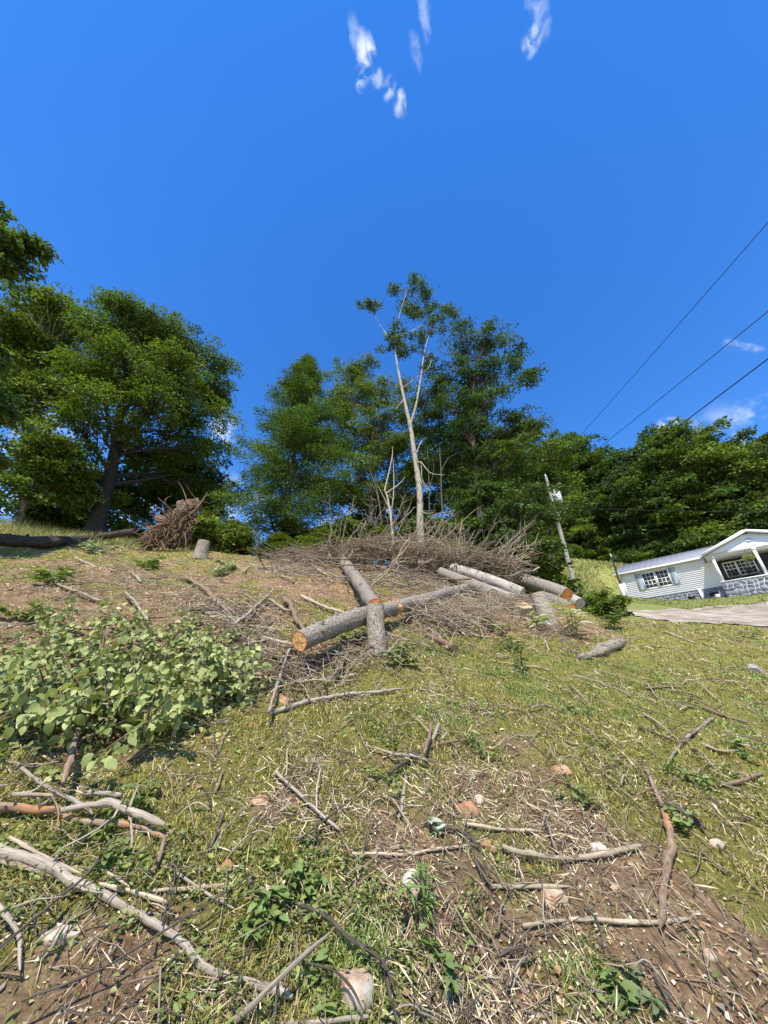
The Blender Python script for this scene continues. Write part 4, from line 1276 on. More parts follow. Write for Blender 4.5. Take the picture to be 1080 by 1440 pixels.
def stick_points(pts, rad_px, lifts):
    out = []; rad = []
    n = len(pts)
    for i, p in enumerate(pts):
        rp_ = rad_px if np.isscalar(rad_px) else np.interp(i / (n - 1), np.linspace(0, 1, len(rad_px)), rad_px)
        _, t = G(p[0], p[1]); w = rp_ * t / FOC
        l = w * .75 + (float(lifts) if np.ndim(lifts) == 0 else lifts[i])
        q, t = G(p[0], p[1], l); out.append(q); rad.append(rp_ * t / FOC)
    return np.array(out), np.array(rad)


def log(name, label, pts, rpx, mt, lifts=0., cuts=(None, None), group=None, cat='log', seed=0, seg=.05, lump=.07, wob=.0):
    P, rd = stick_points(pts, rpx, lifts)
    L_ = np.linalg.norm(np.diff(P, axis=0), axis=1).sum()
    n = int(np.clip(L_ / seg, 6, 70))
    Q = spline(P, n); rr = np.interp(np.linspace(0, 1, n), np.linspace(0, 1, len(rd)), rd)
    rg = np.random.default_rng(seed + 100)
    rr = rr * (1 + lump * .6 * rg.normal(size=n).cumsum() / math.sqrt(n) * .4)
    mb = MB(); V = tube(mb, Q, rr, 22, lump * 1.3, cap=True, seed=seed, ridge=lump * .6)
    for _ in range(int(L_ * 1.6)):
        k = rg.integers(2, n - 2); dd = nrm(np.gradient(Q, axis=0)[k] * 4 + nrm(rg.normal(size=3)) + [0, 0, .5]); s0 = Q[k] + dd * rr[k] * .8
        tube(mb, np.array([s0, s0 + dd * rr[k] * .35, s0 + dd * rr[k] * rg.uniform(.5, 1.1)]), rr[k] * np.array([.3, .2, .14]), 8)
    o = mb.build(name, M[mt], None, True, label=label, cat=cat, group=group)
    T = nrm(np.gradient(Q, axis=0))
    if cuts[0]: cut_face(V[0], -T[0], cuts[0], o)
    if cuts[1]: cut_face(V[-1], T[-1], cuts[1], o)
    return o, Q, rr


def upright(name, label, px, py, hgt_px, rpx, mt, cut, group=None, tilt=(0, 0), cat='log', seed=0, lump=.06, flare=0.0, back=0.0):
    p, t = G(px, py); t -= back; p = D(px, py, t) if back else p
    h = hgt_px * t / FOC / .95; w = rpx * t / FOC
    n = 14; z = np.linspace(-.08 - back * .6, h, n)
    Q = p + np.stack([tilt[0] * z, tilt[1] * z, z], 1)
    rr = w * (1 + flare * np.exp(-np.maximum(z, 0) / h * 5))
    mb = MB(); V = tube(mb, Q, rr, 24, lump, seed=seed, ridge=lump)
    o = mb.build(name, M[mt], None, True, label=label, cat=cat, group=group)
    if cut: cut_face(V[-1], nrm(Q[-1] - Q[-2]), cut, o)
    return o, Q, w


LG = 'felled logs'
o, Q, rr = log('fallen_log', 'long fallen trunk with orange cut end lying across the centre', [(421, 902), (470, 881), (508, 867), (560, 854), (622, 836), (668, 824)], [14.5, 13.5, 12.5, 9.5, 7.5, 6], 'bark_log', [.26, .24, .22, .18, .14, .1], ('cut', None), LG, seed=1)
# torn, splintered notch part way along it
rg = np.random.default_rng(8)
k0 = int(np.argmin([abs(np.dot(q - Q[0], 1 * (Q[-1] - Q[0])) / np.dot(Q[-1] - Q[0], Q[-1] - Q[0]) - .30) for q in Q]))
T = nrm(np.gradient(Q, axis=0))[k0]; A_ = nrm(np.cross(T, [0, 0, 1])); B_ = np.cross(A_, T)
m, N, L, b = mat('torn_wood')
tc = N.new('ShaderNodeTexCoord'); n_ = noise(N, L, tc.outputs['Object'], 30, 6, .7); r_ = ramp(N, [(.3, (.30, .10, .035)), (.5, (.55, .25, .09)), (.72, (.70, .45, .22))]); L.new(n_.outputs['Fac'], r_.inputs[0]); L.new(r_.outputs[0], b.inputs['Base Color']); b.inputs['Roughness'].default_value = .9
bump(N, L, n_.outputs['Fac'], .6, .01, b)
M['torn'] = m
mb = MB()
for i in range(90):
    a = rg.uniform(0, 2 * math.pi); w = rr[k0]
    d = math.cos(a) * A_ + math.sin(a) * B_
    s = Q[k0] + d * w * rg.uniform(.7, 1.0) + T * rg.uniform(-.10, .10)
    e = s + T * rg.uniform(-.12, .12) + d * rg.uniform(.005, .045)
    tube(mb, np.array([s, (s + e) / 2 + rg.normal(size=3) * .006, e]), np.array([.017, .013, .003]), 5)
z = np.linspace(-.09, .09, 9)
tube(mb, Q[k0] + z[:, None] * T, rr[k0] * (1.035 - .05 * rg.uniform(size=9)), 22, .07, cap=False, seed=1)
mb.build('splintered_notch', M['torn'], o, kind='stuff')

log('felled_log', 'trunk lying down the slope from the brush pile onto the fallen trunk', [(476, 780), (490, 799), (506, 822), (527, 852)], [6.5, 8, 9, 10.5], 'bark_log', [.12, .14, .2, .36], (None, 'cut_orange'), LG, seed=2)
upright('log_round', 'upright grey log chunk standing before the crossing trunks', 529, 899, 46, 12.5, 'bark_log', 'cut_orange', LG, (-.06, .05), seed=3, back=.5)
log('felled_log', 'thin upper log beside the far end of the fallen trunk', [(588, 850), (615, 838), (650, 828)], [7, 7, 6], 'bark_log', [.18, .16, .1], (None, None), LG, seed=4)
log3('felled_log', 'log with pale yellow cut end jutting from the brush pile', [(693, 836, 7.9), (672, 826, 8.6), (648, 816, 9.4), (620, 805, 10.2)], [8.5, 8.5, 8, 7], 'bark_log', ('cut_pale', None), LG, 5)
log3('felled_log', 'whitish grey trunk lying behind the pale cut log', [(735, 834, 8.9), (700, 820, 9.4), (668, 809, 9.9), (636, 800, 10.5)], [7.5, 8, 8, 7], 'bark_grey', ('cut_grey', None), LG, 6)
log3('felled_log', 'short grey log between the brush and the utility pole', [(724, 842, 8.7), (700, 834, 9.0), (668, 822, 9.5)], [7, 7, 6], 'bark_grey', ('cut_grey', None), LG, 16)
log3('felled_log', 'upper right log with orange cut end near the pole', [(798, 836, 8.5), (776, 828, 9.0), (752, 820, 9.6), (728, 813, 10.2)], [9.5, 9.5, 9, 8.5], 'bark_log', ('cut_orange', None), LG, 7)
log3('felled_log', 'lower right log with orange cut end near the pole', [(803, 858, 7.7), (788, 850, 8.3), (766, 840, 9.1)], [9, 9, 9], 'bark_log', ('cut_orange', None), LG, 8)
log3('felled_log', 'dull grey log end tucked against the foot of the pole', [(816, 849, 9.2), (800, 842, 9.6), (780, 834, 10.2)], [8, 8, 8], 'bark_grey', ('cut_grey', None), LG, 9)
log3('felled_log', 'mossy bark log low behind the upright right chunk', [(752, 858, 8.5), (735, 846, 9.0), (712, 838, 9.5)], [8, 8, 8], 'bark_log', ('cut_orange', None), LG, 17)
upright('log_round', 'upright bark covered chunk in front of the right hand logs', 771, 874, 38, 11.5, 'bark_log', 'cut', LG, (-.12, .1), seed=10, back=.25)
log('wood_fragment', 'weathered grey log fragment with tapered end on the grass at right', [(812, 926), (828, 922), (834, 919), (845, 915), (862, 908), (878, 902)], [3, 5, 4.5, 8, 7.5, 3.5], 'stick_grey', .0, (None, None), LG, seed=11, lump=.3)
log('felled_log', 'brown log half hidden under twigs below the fallen trunk', [(640, 912), (622, 903), (600, 893)], [6, 5, 4], 'stick_brown', .02, (None, None), LG, seed=12)
upright('tree_stump', 'weathered pale grey stump standing in front of the root ball', 281, 785, 24, 8.5, 'stick_grey', 'cut_grey', None, (0, 0), 'stump', 13, .10, .15)
upright('tree_stump', 'freshly cut pale stump among sawdust below the right hand logs', 735, 868, 13, 12, 'stick_pale', 'cut_pale', None, (0.1, -.75), 'stump', 14, .16, .3)
log('fallen_limb', 'long dark fallen limb along the crest at the left edge', [(-25, 757), (30, 762), (80, 762), (130, 757), (190, 747)], [9, 9, 8, 6, 4], 'bark_dark', .03, (None, None), None, seed=15, lump=.12)

# ------------------------------------------------------------------ upturned root ball
m, N, L, b = mat('root_soil')
tc = N.new('ShaderNodeTexCoord'); n_ = noise(N, L, tc.outputs['Object'], 5, 8, .75); r_ = ramp(N, [(.3, (.04, .024, .014)), (.5, (.14, .086, .05)), (.7, (.27, .18, .115))]); L.new(n_.outputs['Fac'], r_.inputs[0]); L.new(r_.outputs[0], b.inputs['Base Color']); b.inputs['Roughness'].default_value = .95
bump(N, L, n_.outputs['Fac'], 1.0, .08, b)
M['soil'] = m


def blob_mesh(mb, c, rad, seed, amp=.25, freq=1.6, n=26, rot=None):
    th = np.linspace(0, math.pi, n); ph = np.linspace(0, 2 * math.pi, n * 2, endpoint=False)
    T_, P_ = np.meshgrid(th, ph, indexing='ij')
    d = np.stack([np.sin(T_) * np.cos(P_), np.sin(T_) * np.sin(P_), np.cos(T_)], -1)
    nz = (fbm(d[..., 0] * freq + d[..., 2] * freq * .7 + seed * 3.1 + 10, d[..., 1] * freq - d[..., 2] * freq * .6 + 20, seed, 4) - .5) * 2
    V = d * (1 + amp * nz[..., None]) * np.asarray(rad)
    if rot is not None: V = V @ np.asarray(rot).T
    V = V + c
    idx = np.arange(n * 2 * n).reshape(n, 2 * n); nx = np.roll(idx, -1, 1)
    F = np.stack([idx[:-1], idx[1:], nx[1:], nx[:-1]], -1).reshape(-1, 4)
    mb.add(V.reshape(-1, 3), F)
    return V


M['root_bark'] = bark_mat('root_bark', [(.25, (.05, .03, .018)), (.5, (.15, .095, .058)), (.75, (.28, .19, .12))], 60, 12, .7, .006)


def root_ball():
    rg = np.random.default_rng(9)
    r = 13.0
    g = ground_at(240, 768, r); o = empty('root_ball', tuple(g), 'upturned root ball of brown roots and soil at the crest', 'root ball')
    P = lambda px, py, dr=0: at_r(px, py, r + dr)[0] - g
    mb = MB()
    for (px, py, q, sd_) in ((212, 760, .30, 5), (228, 750, .40, 6), (244, 738, .50, 4), (258, 724, .42, 7), (270, 712, .28, 8), (250, 752, .42, 9)):
        blob_mesh(mb, P(px, py, .15), (q * 1.0, q * .8, q * 1.05), sd_, .55, 2.4)
    mb.build('soil_plate', M['soil'], o, True)
    main = [([(255, 735), (272, 720), (284, 705), (292, 692)], .07), ([(250, 730), (235, 712), (222, 700)], .05), ([(245, 740), (225, 738), (205, 748), (196, 752)], .05), ([(250, 725), (262, 708), (258, 690), (250, 676)], .035), ([(240, 735), (225, 715), (212, 718)], .035),
            ([(235, 745), (215, 742), (200, 735)], .03), ([(240, 750), (220, 762), (190, 765)], .06), ([(262, 722), (275, 705), (268, 692), (262, 682)], .03), ([(245, 725), (232, 705), (241, 697)], .03), ([(230, 755), (208, 755), (184, 766)], .05), ([(235, 732), (218, 728), (208, 720)], .02)]
    for pts, rr_ in main:
        mb = MB(); Q = spline([P(*p, -.25 + rg.uniform(-.2, .2)) for p in pts], 14); tube(mb, Q, np.linspace(rr_, rr_ * .2, 14), 7, .12); mb.build('root', M['root_bark'], o, True)
    mb = MB()
    for i in range(170):
        px = rg.uniform(200, 278); py = 768 - (px - 200) * .72 + rg.uniform(-10, 26)
        if py > 768: continue
        a = P(px, py, -.28); d = nrm(np.array([rg.normal() * .6 - .25, -.35 + rg.normal() * .3, rg.normal() * .6 - .6])); ln = rg.uniform(.15, .8)
        Q = a + d * ln * np.linspace(0, 1, 6)[:, None] + np.cumsum(rg.normal(size=(6, 3)), 0) * .06; Q[:, 2] -= np.linspace(0, 1, 6) ** 2 * ln * .4
        tube(mb, Q, np.linspace(rg.uniform(.012, .028), .004, 6), 5, 0)
    mb.build('fine_roots', M['root_bark'], o, kind='stuff')


root_ball()

# ------------------------------------------------------------------ brush pile
BR = 'branches of the brush pile'
rb = np.random.default_rng(21)


def branch_mesh(P, r0, r1, twigs, rng, sides=6, tl=(.2, .6)):
    mb = MB(); n = len(P)
    tube(mb, P, np.linspace(r0, r1, n), sides, .06)
    T_ = nrm(np.gradient(P, axis=0))
    TP_ = []; TR_ = []
    for _ in range(twigs):
        k = rng.integers(n // 3, n); d = nrm(T_[k] * .8 + rng.normal(size=3) * .7 + [0, 0, .15]); ln = rng.uniform(*tl)
        q = P[k] + d * ln * np.linspace(0, 1, 4)[:, None]; q[1:] += rng.normal(size=(3, 3)) * ln * .06
        rr_ = max(r1, r0 * .25)
        TP_.append(q); TR_.append(np.linspace(rr_, rr_ * .35, 4))
    if TP_: batch_tubes(mb, np.array(TP_), np.array(TR_), 4)
    return mb


def BG(px, py, lift):
    """like G, but kept on the near side of the crest that the brush pile lies on"""
    cap = float(np.interp(px, [380, 470, 540, 600, 650, 700, 760], [13.5, 13.3, 12.8, 12.0, 11.0, 10.2, 9.6])) + rb.uniform(-.5, .3)
    p, t = G(px, py, lift)
    return (p, t) if t <= cap else (D(px, py, cap), cap)


poles = [((487, 776), (520, 727)), ((497, 785), (540, 708)), ((522, 819), (570, 770)), ((607, 799), (637, 758)), ((630, 796), (660, 758)), ((663, 802), (702, 760)), ((684, 806), (727, 758)), ((703, 795), (746, 766)), ((640, 790), (661, 757)), ((470, 785), (505, 742)), ((575, 800), (590, 745)), ((560, 795), (545, 735)), ((655, 800), (690, 745)), ((530, 805), (600, 735)), ((590, 790), (660, 725)), ((510, 790), (498, 740)), ((615, 800), (700, 770)), ((450, 780), (470, 748)), ((676, 800), (740, 742)), ((545, 790), (575, 715))]
for _ in range(44):
    x_ = rb.uniform(470, 715); y_ = 782 + (x_ - 470) * .09; poles.append(((x_, y_), (x_ + rb.uniform(-18, 60), y_ - rb.uniform(22, 62))))
for _ in range(16):
    x_ = rb.uniform(468, 580); poles.append(((x_, 784), (x_ + rb.uniform(-5, 62), 784 - rb.uniform(40, 78))))
for i, (a, b_) in enumerate(poles):
    A0, t = BG(a[0], a[1] + 8, .12); B0 = D(b_[0] * 1.15 - a[0] * .15, b_[1] * 1.15 - a[1] * .15, t * rb.uniform(.95, 1.04))
    P = wander(A0, B0, 10, .05, rb)
    branch_mesh(P, rb.uniform(.016, .032), .008, 8, rb).build('brush_pole', M['stick_pale' if i % 3 else 'stick_grey'], None, label=('pale' if i % 3 else 'grey') + ' bare branch sticking up out of the ' + ('left end' if a[0] < 500 else 'middle' if a[0] < 600 else 'right half' if a[0] < 660 else 'right end') + ' of the brush pile', cat='branch', group=BR)
for i in range(130):
    u = rb.uniform(0, 1); px = 375 + u * 350 + rb.normal() * 12; py = 785 + 22 * u + rb.uniform(-14, 26)
    A0, t = BG(px, py, rb.uniform(.03, .85) * (1 if u > .25 else .4) * (1 if py < 790 + 14 * u else .3))
    a = rb.uniform(-.7, .7) + (0 if rb.uniform() < .7 else 1.2); ln = rb.uniform(.8, 2.4)
    d = np.array([math.cos(a), math.sin(a), .5 * math.sin(a) - .12 * math.cos(a) + rb.uniform(-.12, .28)]) * rb.choice([-1, 1])
    P = wander(A0 - d * ln / 2, A0 + d * ln / 2, 9, .08, rb); gz = H(P[:, 0], P[:, 1]) + .02; P[:, 2] = np.maximum(P[:, 2], gz)
    branch_mesh(P, rb.uniform(.010, .028), .005, 8, rb).build('brush_branch', M[['stick_grey', 'stick_brown', 'stick_grey', 'stick_pale', 'stick_dark'][i % 5]], None, label=('grey', 'brown', 'slender grey', 'pale', 'dark')[i % 5] + ' cut branch tangled in the ' + ('left end' if px < 460 else 'middle' if px < 590 else 'right half' if px < 670 else 'right end') + ' of the brush pile', cat='branch', group=BR)


def tangle(label, regions, n, lift, length, rad, mats, seed, cat='twigs'):
    rng = np.random.default_rng(seed)
    for mi, mt in enumerate(mats):
        P_, R_ = [], []
        for _ in range(n // len(mats)):
            px, py, sx, sy = regions[rng.integers(len(regions))]
            A0, t = BG(px + rng.normal() * sx * .5, py + rng.normal() * sy * .5, rng.uniform(.0, 1) ** 1.6 * lift)
            a = rng.uniform(0, 2 * math.pi); ln = rng.uniform(*length)
            d = np.array([math.cos(a), math.sin(a), .5 * math.sin(a) - .12 * math.cos(a) + rng.uniform(-.35, .45)])
            q = A0 + d * ln * np.linspace(-.5, .5, 5)[:, None]; q[1:] += np.cumsum(rng.normal(size=(4, 3)), 0) * ln * .045
            q[:, 2] = np.maximum(q[:, 2], H(q[:, 0], q[:, 1]) + .005)
            P_.append(q); R_.append(np.linspace(1, .4, 5) * rng.uniform(*rad))
        mb = MB(); batch_tubes(mb, np.array(P_), np.array(R_), 3); mb.build('brush_tangle', M[mt], None, label=label + (' of ' + ('grey', 'brown', 'pale')[mi] + ' wood'), cat=cat, kind='stuff')


tangle('mass of fine bare twigs along the crest of the brush pile', [(440, 778, 60, 10), (520, 774, 70, 12), (580, 778, 70, 14), (640, 786, 60, 14), (690, 796, 40, 14), (560, 768, 80, 10), (520, 772, 50, 10), (660, 790, 60, 14)], 2000, .62, (.3, 1.3), (.004, .012), ['stick_grey', 'stick_brown', 'stick_brown'], 63)
tangle('mass of fine bare twigs low in the brush pile', [(420, 790, 60, 18), (570, 808, 60, 24), (640, 820, 60, 24), (610, 815, 60, 24), (660, 858, 50, 18), (620, 860, 40, 16), (725, 845, 30, 10)], 1900, .34, (.25, 1.1), (.003, .009), ['stick_grey', 'stick_brown', 'stick_pale'], 61)
tangle('loose fine twigs below the fallen trunk', [(420, 945, 40, 26), (340, 880, 60, 40), (480, 920, 70, 30), (300, 850, 80, 30), (370, 930, 40, 40), (250, 820, 120, 30), (140, 800, 140, 30), (560, 900, 80, 30), (780, 885, 60, 24), (640, 870, 60, 24)], 1300, .16, (.15, .6), (.003, .008), ['stick_grey', 'stick_brown', 'stick_pale'], 62)

# ------------------------------------------------------------------ sticks on the slope
SG = 'sticks lying on the slope'
STK = [
    # pixels, radius px, material, lift, label
    ([(-40, 1183), (0, 1195), (60, 1213), (110, 1238), (150, 1256), (190, 1280), (240, 1315), (290, 1362), (345, 1385), (412, 1402)], [12, 12, 11, 10, 10, 9], 'stick_grey', .01, 'long curved grey branch sweeping from the left edge to the bottom', 'stick_pale'),
    ([(-30, 1200), (30, 1218), (80, 1231), (112, 1243)], [6, 6, 6], 'stick_pale', .01, 'pale peeled stick just below the thick end of the curved branch', None),
    ([(12, 1178), (60, 1204), (114, 1229)], [4.5, 4], 'stick_pale', .03, 'thin pale stick leaning over the curved branch', None),
    ([(140, 1243), (190, 1256), (236, 1270)], [6, 6], 'stick_pale', .01, 'short pale stick above the curved grey branch', None),
    ([(135, 1217), (165, 1236), (182, 1247)], [3.5, 3], 'stick_pale', .02, 'slim pale twig pointing at the short pale stick', None),
    ([(212, 1252), (280, 1248), (362, 1238)], [5, 5, 4], 'stick_pale', .01, 'straight pale stick right of the curved branch', None),
    ([(232, 1214), (280, 1248), (329, 1278)], [3.5, 3], 'stick_grey', .02, 'thin grey stick crossing the straight pale stick', None),
    ([(-30, 1128), (20, 1133), (60, 1140), (88, 1138)], [10, 9.5, 9], 'stick_orange', .03, 'mottled orange brown log at the left edge', None),
    ([(86, 1140), (150, 1131), (190, 1144), (232, 1160)], [9, 9.5, 8], 'stick_grey', .05, 'grey weathered log lying above the mottled brown one', None),
    ([(85, 1146), (130, 1156), (190, 1163), (237, 1182)], [7, 8, 8], 'stick_orange', .0, 'mottled brown stick under the grey weathered log', None),
    ([(232, 1178), (224, 1203), (214, 1228)], [8, 8, 6], 'stick_brown', .02, 'short split piece hanging off the end of the mottled stick', None),
    ([(15, 1117), (50, 1117), (88, 1118)], [6, 6], 'stick_pale', .03, 'short pale stick above the mottled log at left', None),
    ([(118, 1115), (172, 1118)], [6.5, 7], 'stick_grey', .01, 'stubby grey stick right below the leafy heap', None),
    ([(116, 1000), (105, 1045), (88, 1102)], [5, 7.5, 8.5], 'stick_brown', .10, 'thick brown stem leaning out of the leafy heap', None),
    ([(30, 1080), (60, 1103), (105, 1128), (130, 1145)], [5, 5], 'stick_grey', .05, 'grey twig dropping from the leafy heap to the logs', None),
    ([(-10, 1340), (50, 1290), (90, 1255), (122, 1228), (150, 1192)], [5, 4, 3.5, 3], 'stick_dark', .06, 'dark slender branch rising from the lower left edge', None),
    ([(30, 1408), (100, 1380), (150, 1358), (215, 1318), (300, 1265), (362, 1224)], [3.5, 3.5, 3, 2.5], 'stick_dark', .07, 'long thin dark twig crossing over the curved branch', None),
    ([(418, 1183), (480, 1135), (532, 1093)], [2.5, 2, 1.5], 'stick_dark', .04, 'fine dark twig above the middle of the slope', None),
    ([(322, 1445), (352, 1415), (385, 1382), (418, 1350), (462, 1314)], [10, 9, 8.5, 6], 'stick_grey', [.0, .05, .09, .10, .07], 'dark grey stick propped up near the pale rock', None),
    ([(422, 1273), (460, 1290), (490, 1320), (535, 1350), (556, 1392)], [5, 5, 4.5, 4], 'stick_dark', .04, 'crooked dark branch above the pale rock', None),
    ([(425, 1352), (470, 1365), (495, 1390), (512, 1425)], [3.5, 3, 3], 'stick_dark', .08, 'thin dark twig arching over the pale rock', None),
    ([(395, 1441), (450, 1437), (518, 1429)], [6, 6], 'stick_grey', .02, 'grey stick along the bottom edge below the rock', None),
    ([(388, 1085), (420, 1115), (450, 1145), (478, 1167)], [5, 5, 4.5], 'stick_grey', .02, 'straight light grey stick left of the slope centre', None),
    ([(314, 1142), (302, 1175), (290, 1206)], [4, 4.5, 3.5], 'stick_dark', .01, 'short dark stick left of the straight grey stick', None),
    ([(313, 1086), (303, 1114)], [4, 4], 'stick_brown', .01, 'small brown stick near the bare soil patch', None),
    ([(606, 1018), (602, 1038), (596, 1060)], [6, 6, 5], 'stick_brown', .06, 'upright brown piece in the small heap of sticks', None),
    ([(546, 1088), (568, 1072), (592, 1058)], [6, 6, 6], 'stick_dark', .02, 'dark stick at the base of the small heap', None),
    ([(552, 1060), (578, 1062), (602, 1070)], [4, 4.5], 'stick_grey', .05, 'grey stick across the small heap', None),
    ([(600, 1052), (630, 1044), (658, 1040)], [4.5, 3.5], 'stick_brown', .02, 'thin stick reaching right from the small heap', None),
    ([(571, 1088), (567, 1120), (561, 1150)], [5.5, 6, 5.5], 'stick_grey', .01, 'upright looking grey stick below the small heap', None),
    ([(617, 1019), (608, 1040)], [5, 5], 'stick_grey', .03, 'stubby grey stick at the top of the small heap', None),
    ([(515, 1048), (540, 1056), (580, 1070)], [3, 3], 'stick_pale', .03, 'slim pale twig left of the small heap', None),
    ([(495, 1200), (560, 1201), (610, 1194), (672, 1187)], [4, 4.5, 4.5, 3.5], 'stick_pale', .01, 'wavy pale stick left of the white peeled stick', None),
    ([(706, 1190), (740, 1200), (790, 1207), (850, 1202), (901, 1189)], [5.5, 6, 6.5, 6], 'stick_pale', .02, 'white peeled stick curving across the lower right', None),
    ([(650, 1157), (700, 1165), (762, 1169)], [4.5, 4, 3.5], 'stick_pale', .01, 'tan stick above the white peeled stick', None),
    ([(605, 1158), (650, 1170), (676, 1192)], [4, 4, 3.5], 'stick_dark', .02, 'dark twig bent between the two pale sticks', None),
    ([(668, 1209), (678, 1228), (692, 1247)], [5, 5, 4.5], 'stick_dark', .03, 'short dark stick meeting a pale one below the white stick', None),
    ([(688, 1247), (740, 1247), (800, 1247)], [5, 5, 5], 'stick_pale', .01, 'level pale stick below the white peeled stick', None),
    ([(911, 1084), (919, 1108), (930, 1140), (938, 1165), (944, 1198)], [5, 7, 9.5, 10], 'stick_orange', .02, 'orange barked stick pointing uphill at right', None),
    ([(945, 1188), (938, 1220), (934, 1250), (928, 1303)], [11, 11, 10, 10], 'stick_brown', .01, 'thick dark barked stick below the orange one', None),
    ([(934, 1127), (962, 1142), (992, 1165)], [5, 7, 7.5], 'stick_dark', .02, 'dark grey stick forking from the orange one', None),
    ([(800, 1293), (860, 1296), (910, 1299), (966, 1292)], [5.5, 6, 6, 6.5], 'stick_pale', .0, 'pale stick lying under the thick dark stick', None),
    ([(735, 1302), (768, 1297), (795, 1294)], [4, 5], 'stick_pale', .01, 'short pale stick left of the lower right sticks', None),
    ([(1003, 1009), (978, 1027), (955, 1048), (934, 1082)], [4, 4.5, 4, 2.5], 'stick_grey', .02, 'light grey branch slanting down at the right', None),
    ([(988, 994), (1020, 1006), (1052, 1016)], [4, 4, 3], 'stick_brown', .02, 'brown stick above the light grey branch at right', None),
    ([(1015, 1102), (1045, 1098), (1072, 1087)], [4, 5, 4.5], 'stick_brown', .01, 'short tan stick near the right edge', None),
    ([(898, 1022), (925, 1033), (952, 1044)], [4, 4, 3], 'stick_dark', .02, 'dark stick left of the light grey branch', None),
    ([(992, 1048), (1015, 1056), (1042, 1055)], [4, 3.5], 'stick_pale', .02, 'forked pale stick at the right edge of the slope', None),
    ([(384, 1001), (440, 985), (500, 975), (566, 969)], [7, 6.5, 5.5, 4.5], 'stick_grey', .01, 'long light stick lying below the fallen trunk', None),
    ([(372, 963), (420, 959), (505, 948)], [4, 4, 3.5], 'stick_pale', .02, 'thin pale stick just above the long light stick', None),
    ([(378, 1003), (392, 960), (408, 912)], [5, 4.5, 3.5], 'stick_grey', .10, 'stick standing against the cut end of the fallen trunk', None),
    ([(352, 972), (375, 950), (400, 925)], [4, 4, 3], 'stick_brown', .08, 'brown stick leaning beside the leafy heap', None),
    ([(398, 918), (418, 912), (432, 920), (440, 938)], [6, 6.5, 6, 5], 'stick_brown', .06, 'bent root like branch under the cut end', None),
    ([(470, 950), (488, 925), (502, 895)], [7, 6, 5], 'stick_brown', .05, 'crooked brown limb below the upright chunk', None),
    ([(370, 897), (395, 902), (412, 906)], [6, 5], 'stick_pale', .05, 'pale stub poking out left of the cut end', None),
    ([(400, 842), (415, 868), (428, 890)], [8, 8, 6], 'stick_brown', .03, 'brown log running down to the cut end', None),
    ([(378, 842), (398, 854), (415, 862)], [4, 4], 'stick_pale', .05, 'pale split stick above the fallen trunk', None),
    ([(424, 838), (455, 853), (485, 862)], [4, 4, 3.5], 'stick_pale', .06, 'long pale stick leaning on the back of the trunk', None),
    ([(405, 779), (440, 784), (482, 796)], [4.5, 4.5, 4], 'stick_pale', .10, 'tan pole at the left of the brush pile', None),
    ([(430, 790), (445, 800), (458, 808)], [4, 3.5], 'stick_pale', .06, 'short pale pole under the tan one', None),
    ([(604, 882), (618, 896), (630, 912)], [4, 3.5], 'stick_pale', .02, 'pale split stick right of the upright chunk', None),
    ([(74, 817), (105, 830), (142, 845)], [3.5, 4, 4.5], 'stick_pale', .03, 'pale stick high on the bare soil at left', None),
    ([(176, 832), (192, 850), (208, 872)], [3.5, 3.5, 3], 'stick_grey', .08, 'grey stick above the leafy heap', None),
    ([(185, 805), (198, 818)], [4, 3], 'stick_pale', .02, 'small pale chip stick on the upper left soil', None),
    ([(262, 812), (295, 834), (330, 862)], [5, 6, 5], 'stick_brown', .05, 'brown limb right above the leafy heap', None),
    ([(250, 857), (290, 858), (328, 862)], [4, 5, 4], 'stick_dark', .04, 'dark limb lying behind the leafy heap', None),
    ([(300, 842), (322, 860), (335, 880)], [4, 4, 4], 'stick_grey', .06, 'grey limb crossing behind the leafy heap', None),
    ([(330, 878), (352, 858), (385, 828)], [5, 4.5, 3], 'stick_grey', .12, 'pale grey branch rising right of the leafy heap', None),
    ([(318, 918), (348, 905), (375, 900)], [4, 4, 3.5], 'stick_pale', .08, 'pale branch at the right end of the leafy heap', None),
    ([(105, 783), (130, 793), (158, 802)], [3, 3, 2.5], 'stick_pale', .03, 'pale twig on the soil below the dark limb', None),
    ([(342, 805), (362, 780), (366, 748)], [3, 3, 2.5], 'stick_pale', .03, 'thin bent stick standing up right of the stump', None),
    ([(655, 885), (670, 893), (700, 897)], [3, 3, 2], 'stick_pale', .02, 'slim pale twig lying right of centre', None),
    ([(622, 862), (640, 880), (655, 894)], [4, 4, 3], 'stick_grey', .03, 'grey twig leaning out of the brush at right', None),
    ([(935, 888), (958, 896), (980, 905)], [2.5, 2.5, 2], 'stick_pale', .02, 'thin white stick in the grass before the drive', None),
    ([(-5, 1270), (12, 1292), (27, 1318), (28, 1365)], [7, 6.5, 6, 4], 'stick_grey', .03, 'knobbly grey stick at the lower left edge', None),
    ([(905, 968), (935, 966), (965, 967)], [3, 3, 2], 'stick_brown', .01, 'thin stick in the grass at upper right', None),
    ([(820, 1268), (842, 1300), (850, 1340)], [3, 3, 2.5], 'stick_dark', .02, 'thin dark twig hanging left of the thick stick', None),
    ([(890, 1330), (920, 1370), (945, 1420)], [3.5, 3.5, 3], 'stick_dark', .02, 'dark twig near the bottom right corner', None),
    ([(715, 1372), (712, 1400), (718, 1440)], [4, 4, 4], 'stick_dark', .02, 'dark stem curving at the bottom right of centre', None),
    ([(700, 1345), (720, 1335), (748, 1330)], [4, 4], 'stick_dark', .02, 'small dark stick left of the bottom right soil', None),
    ([(540, 1350), (546, 1390), (560, 1440)], [5, 5, 4], 'stick_dark', .02, 'dark twig beside the pale rock', None),
]
FREE = []
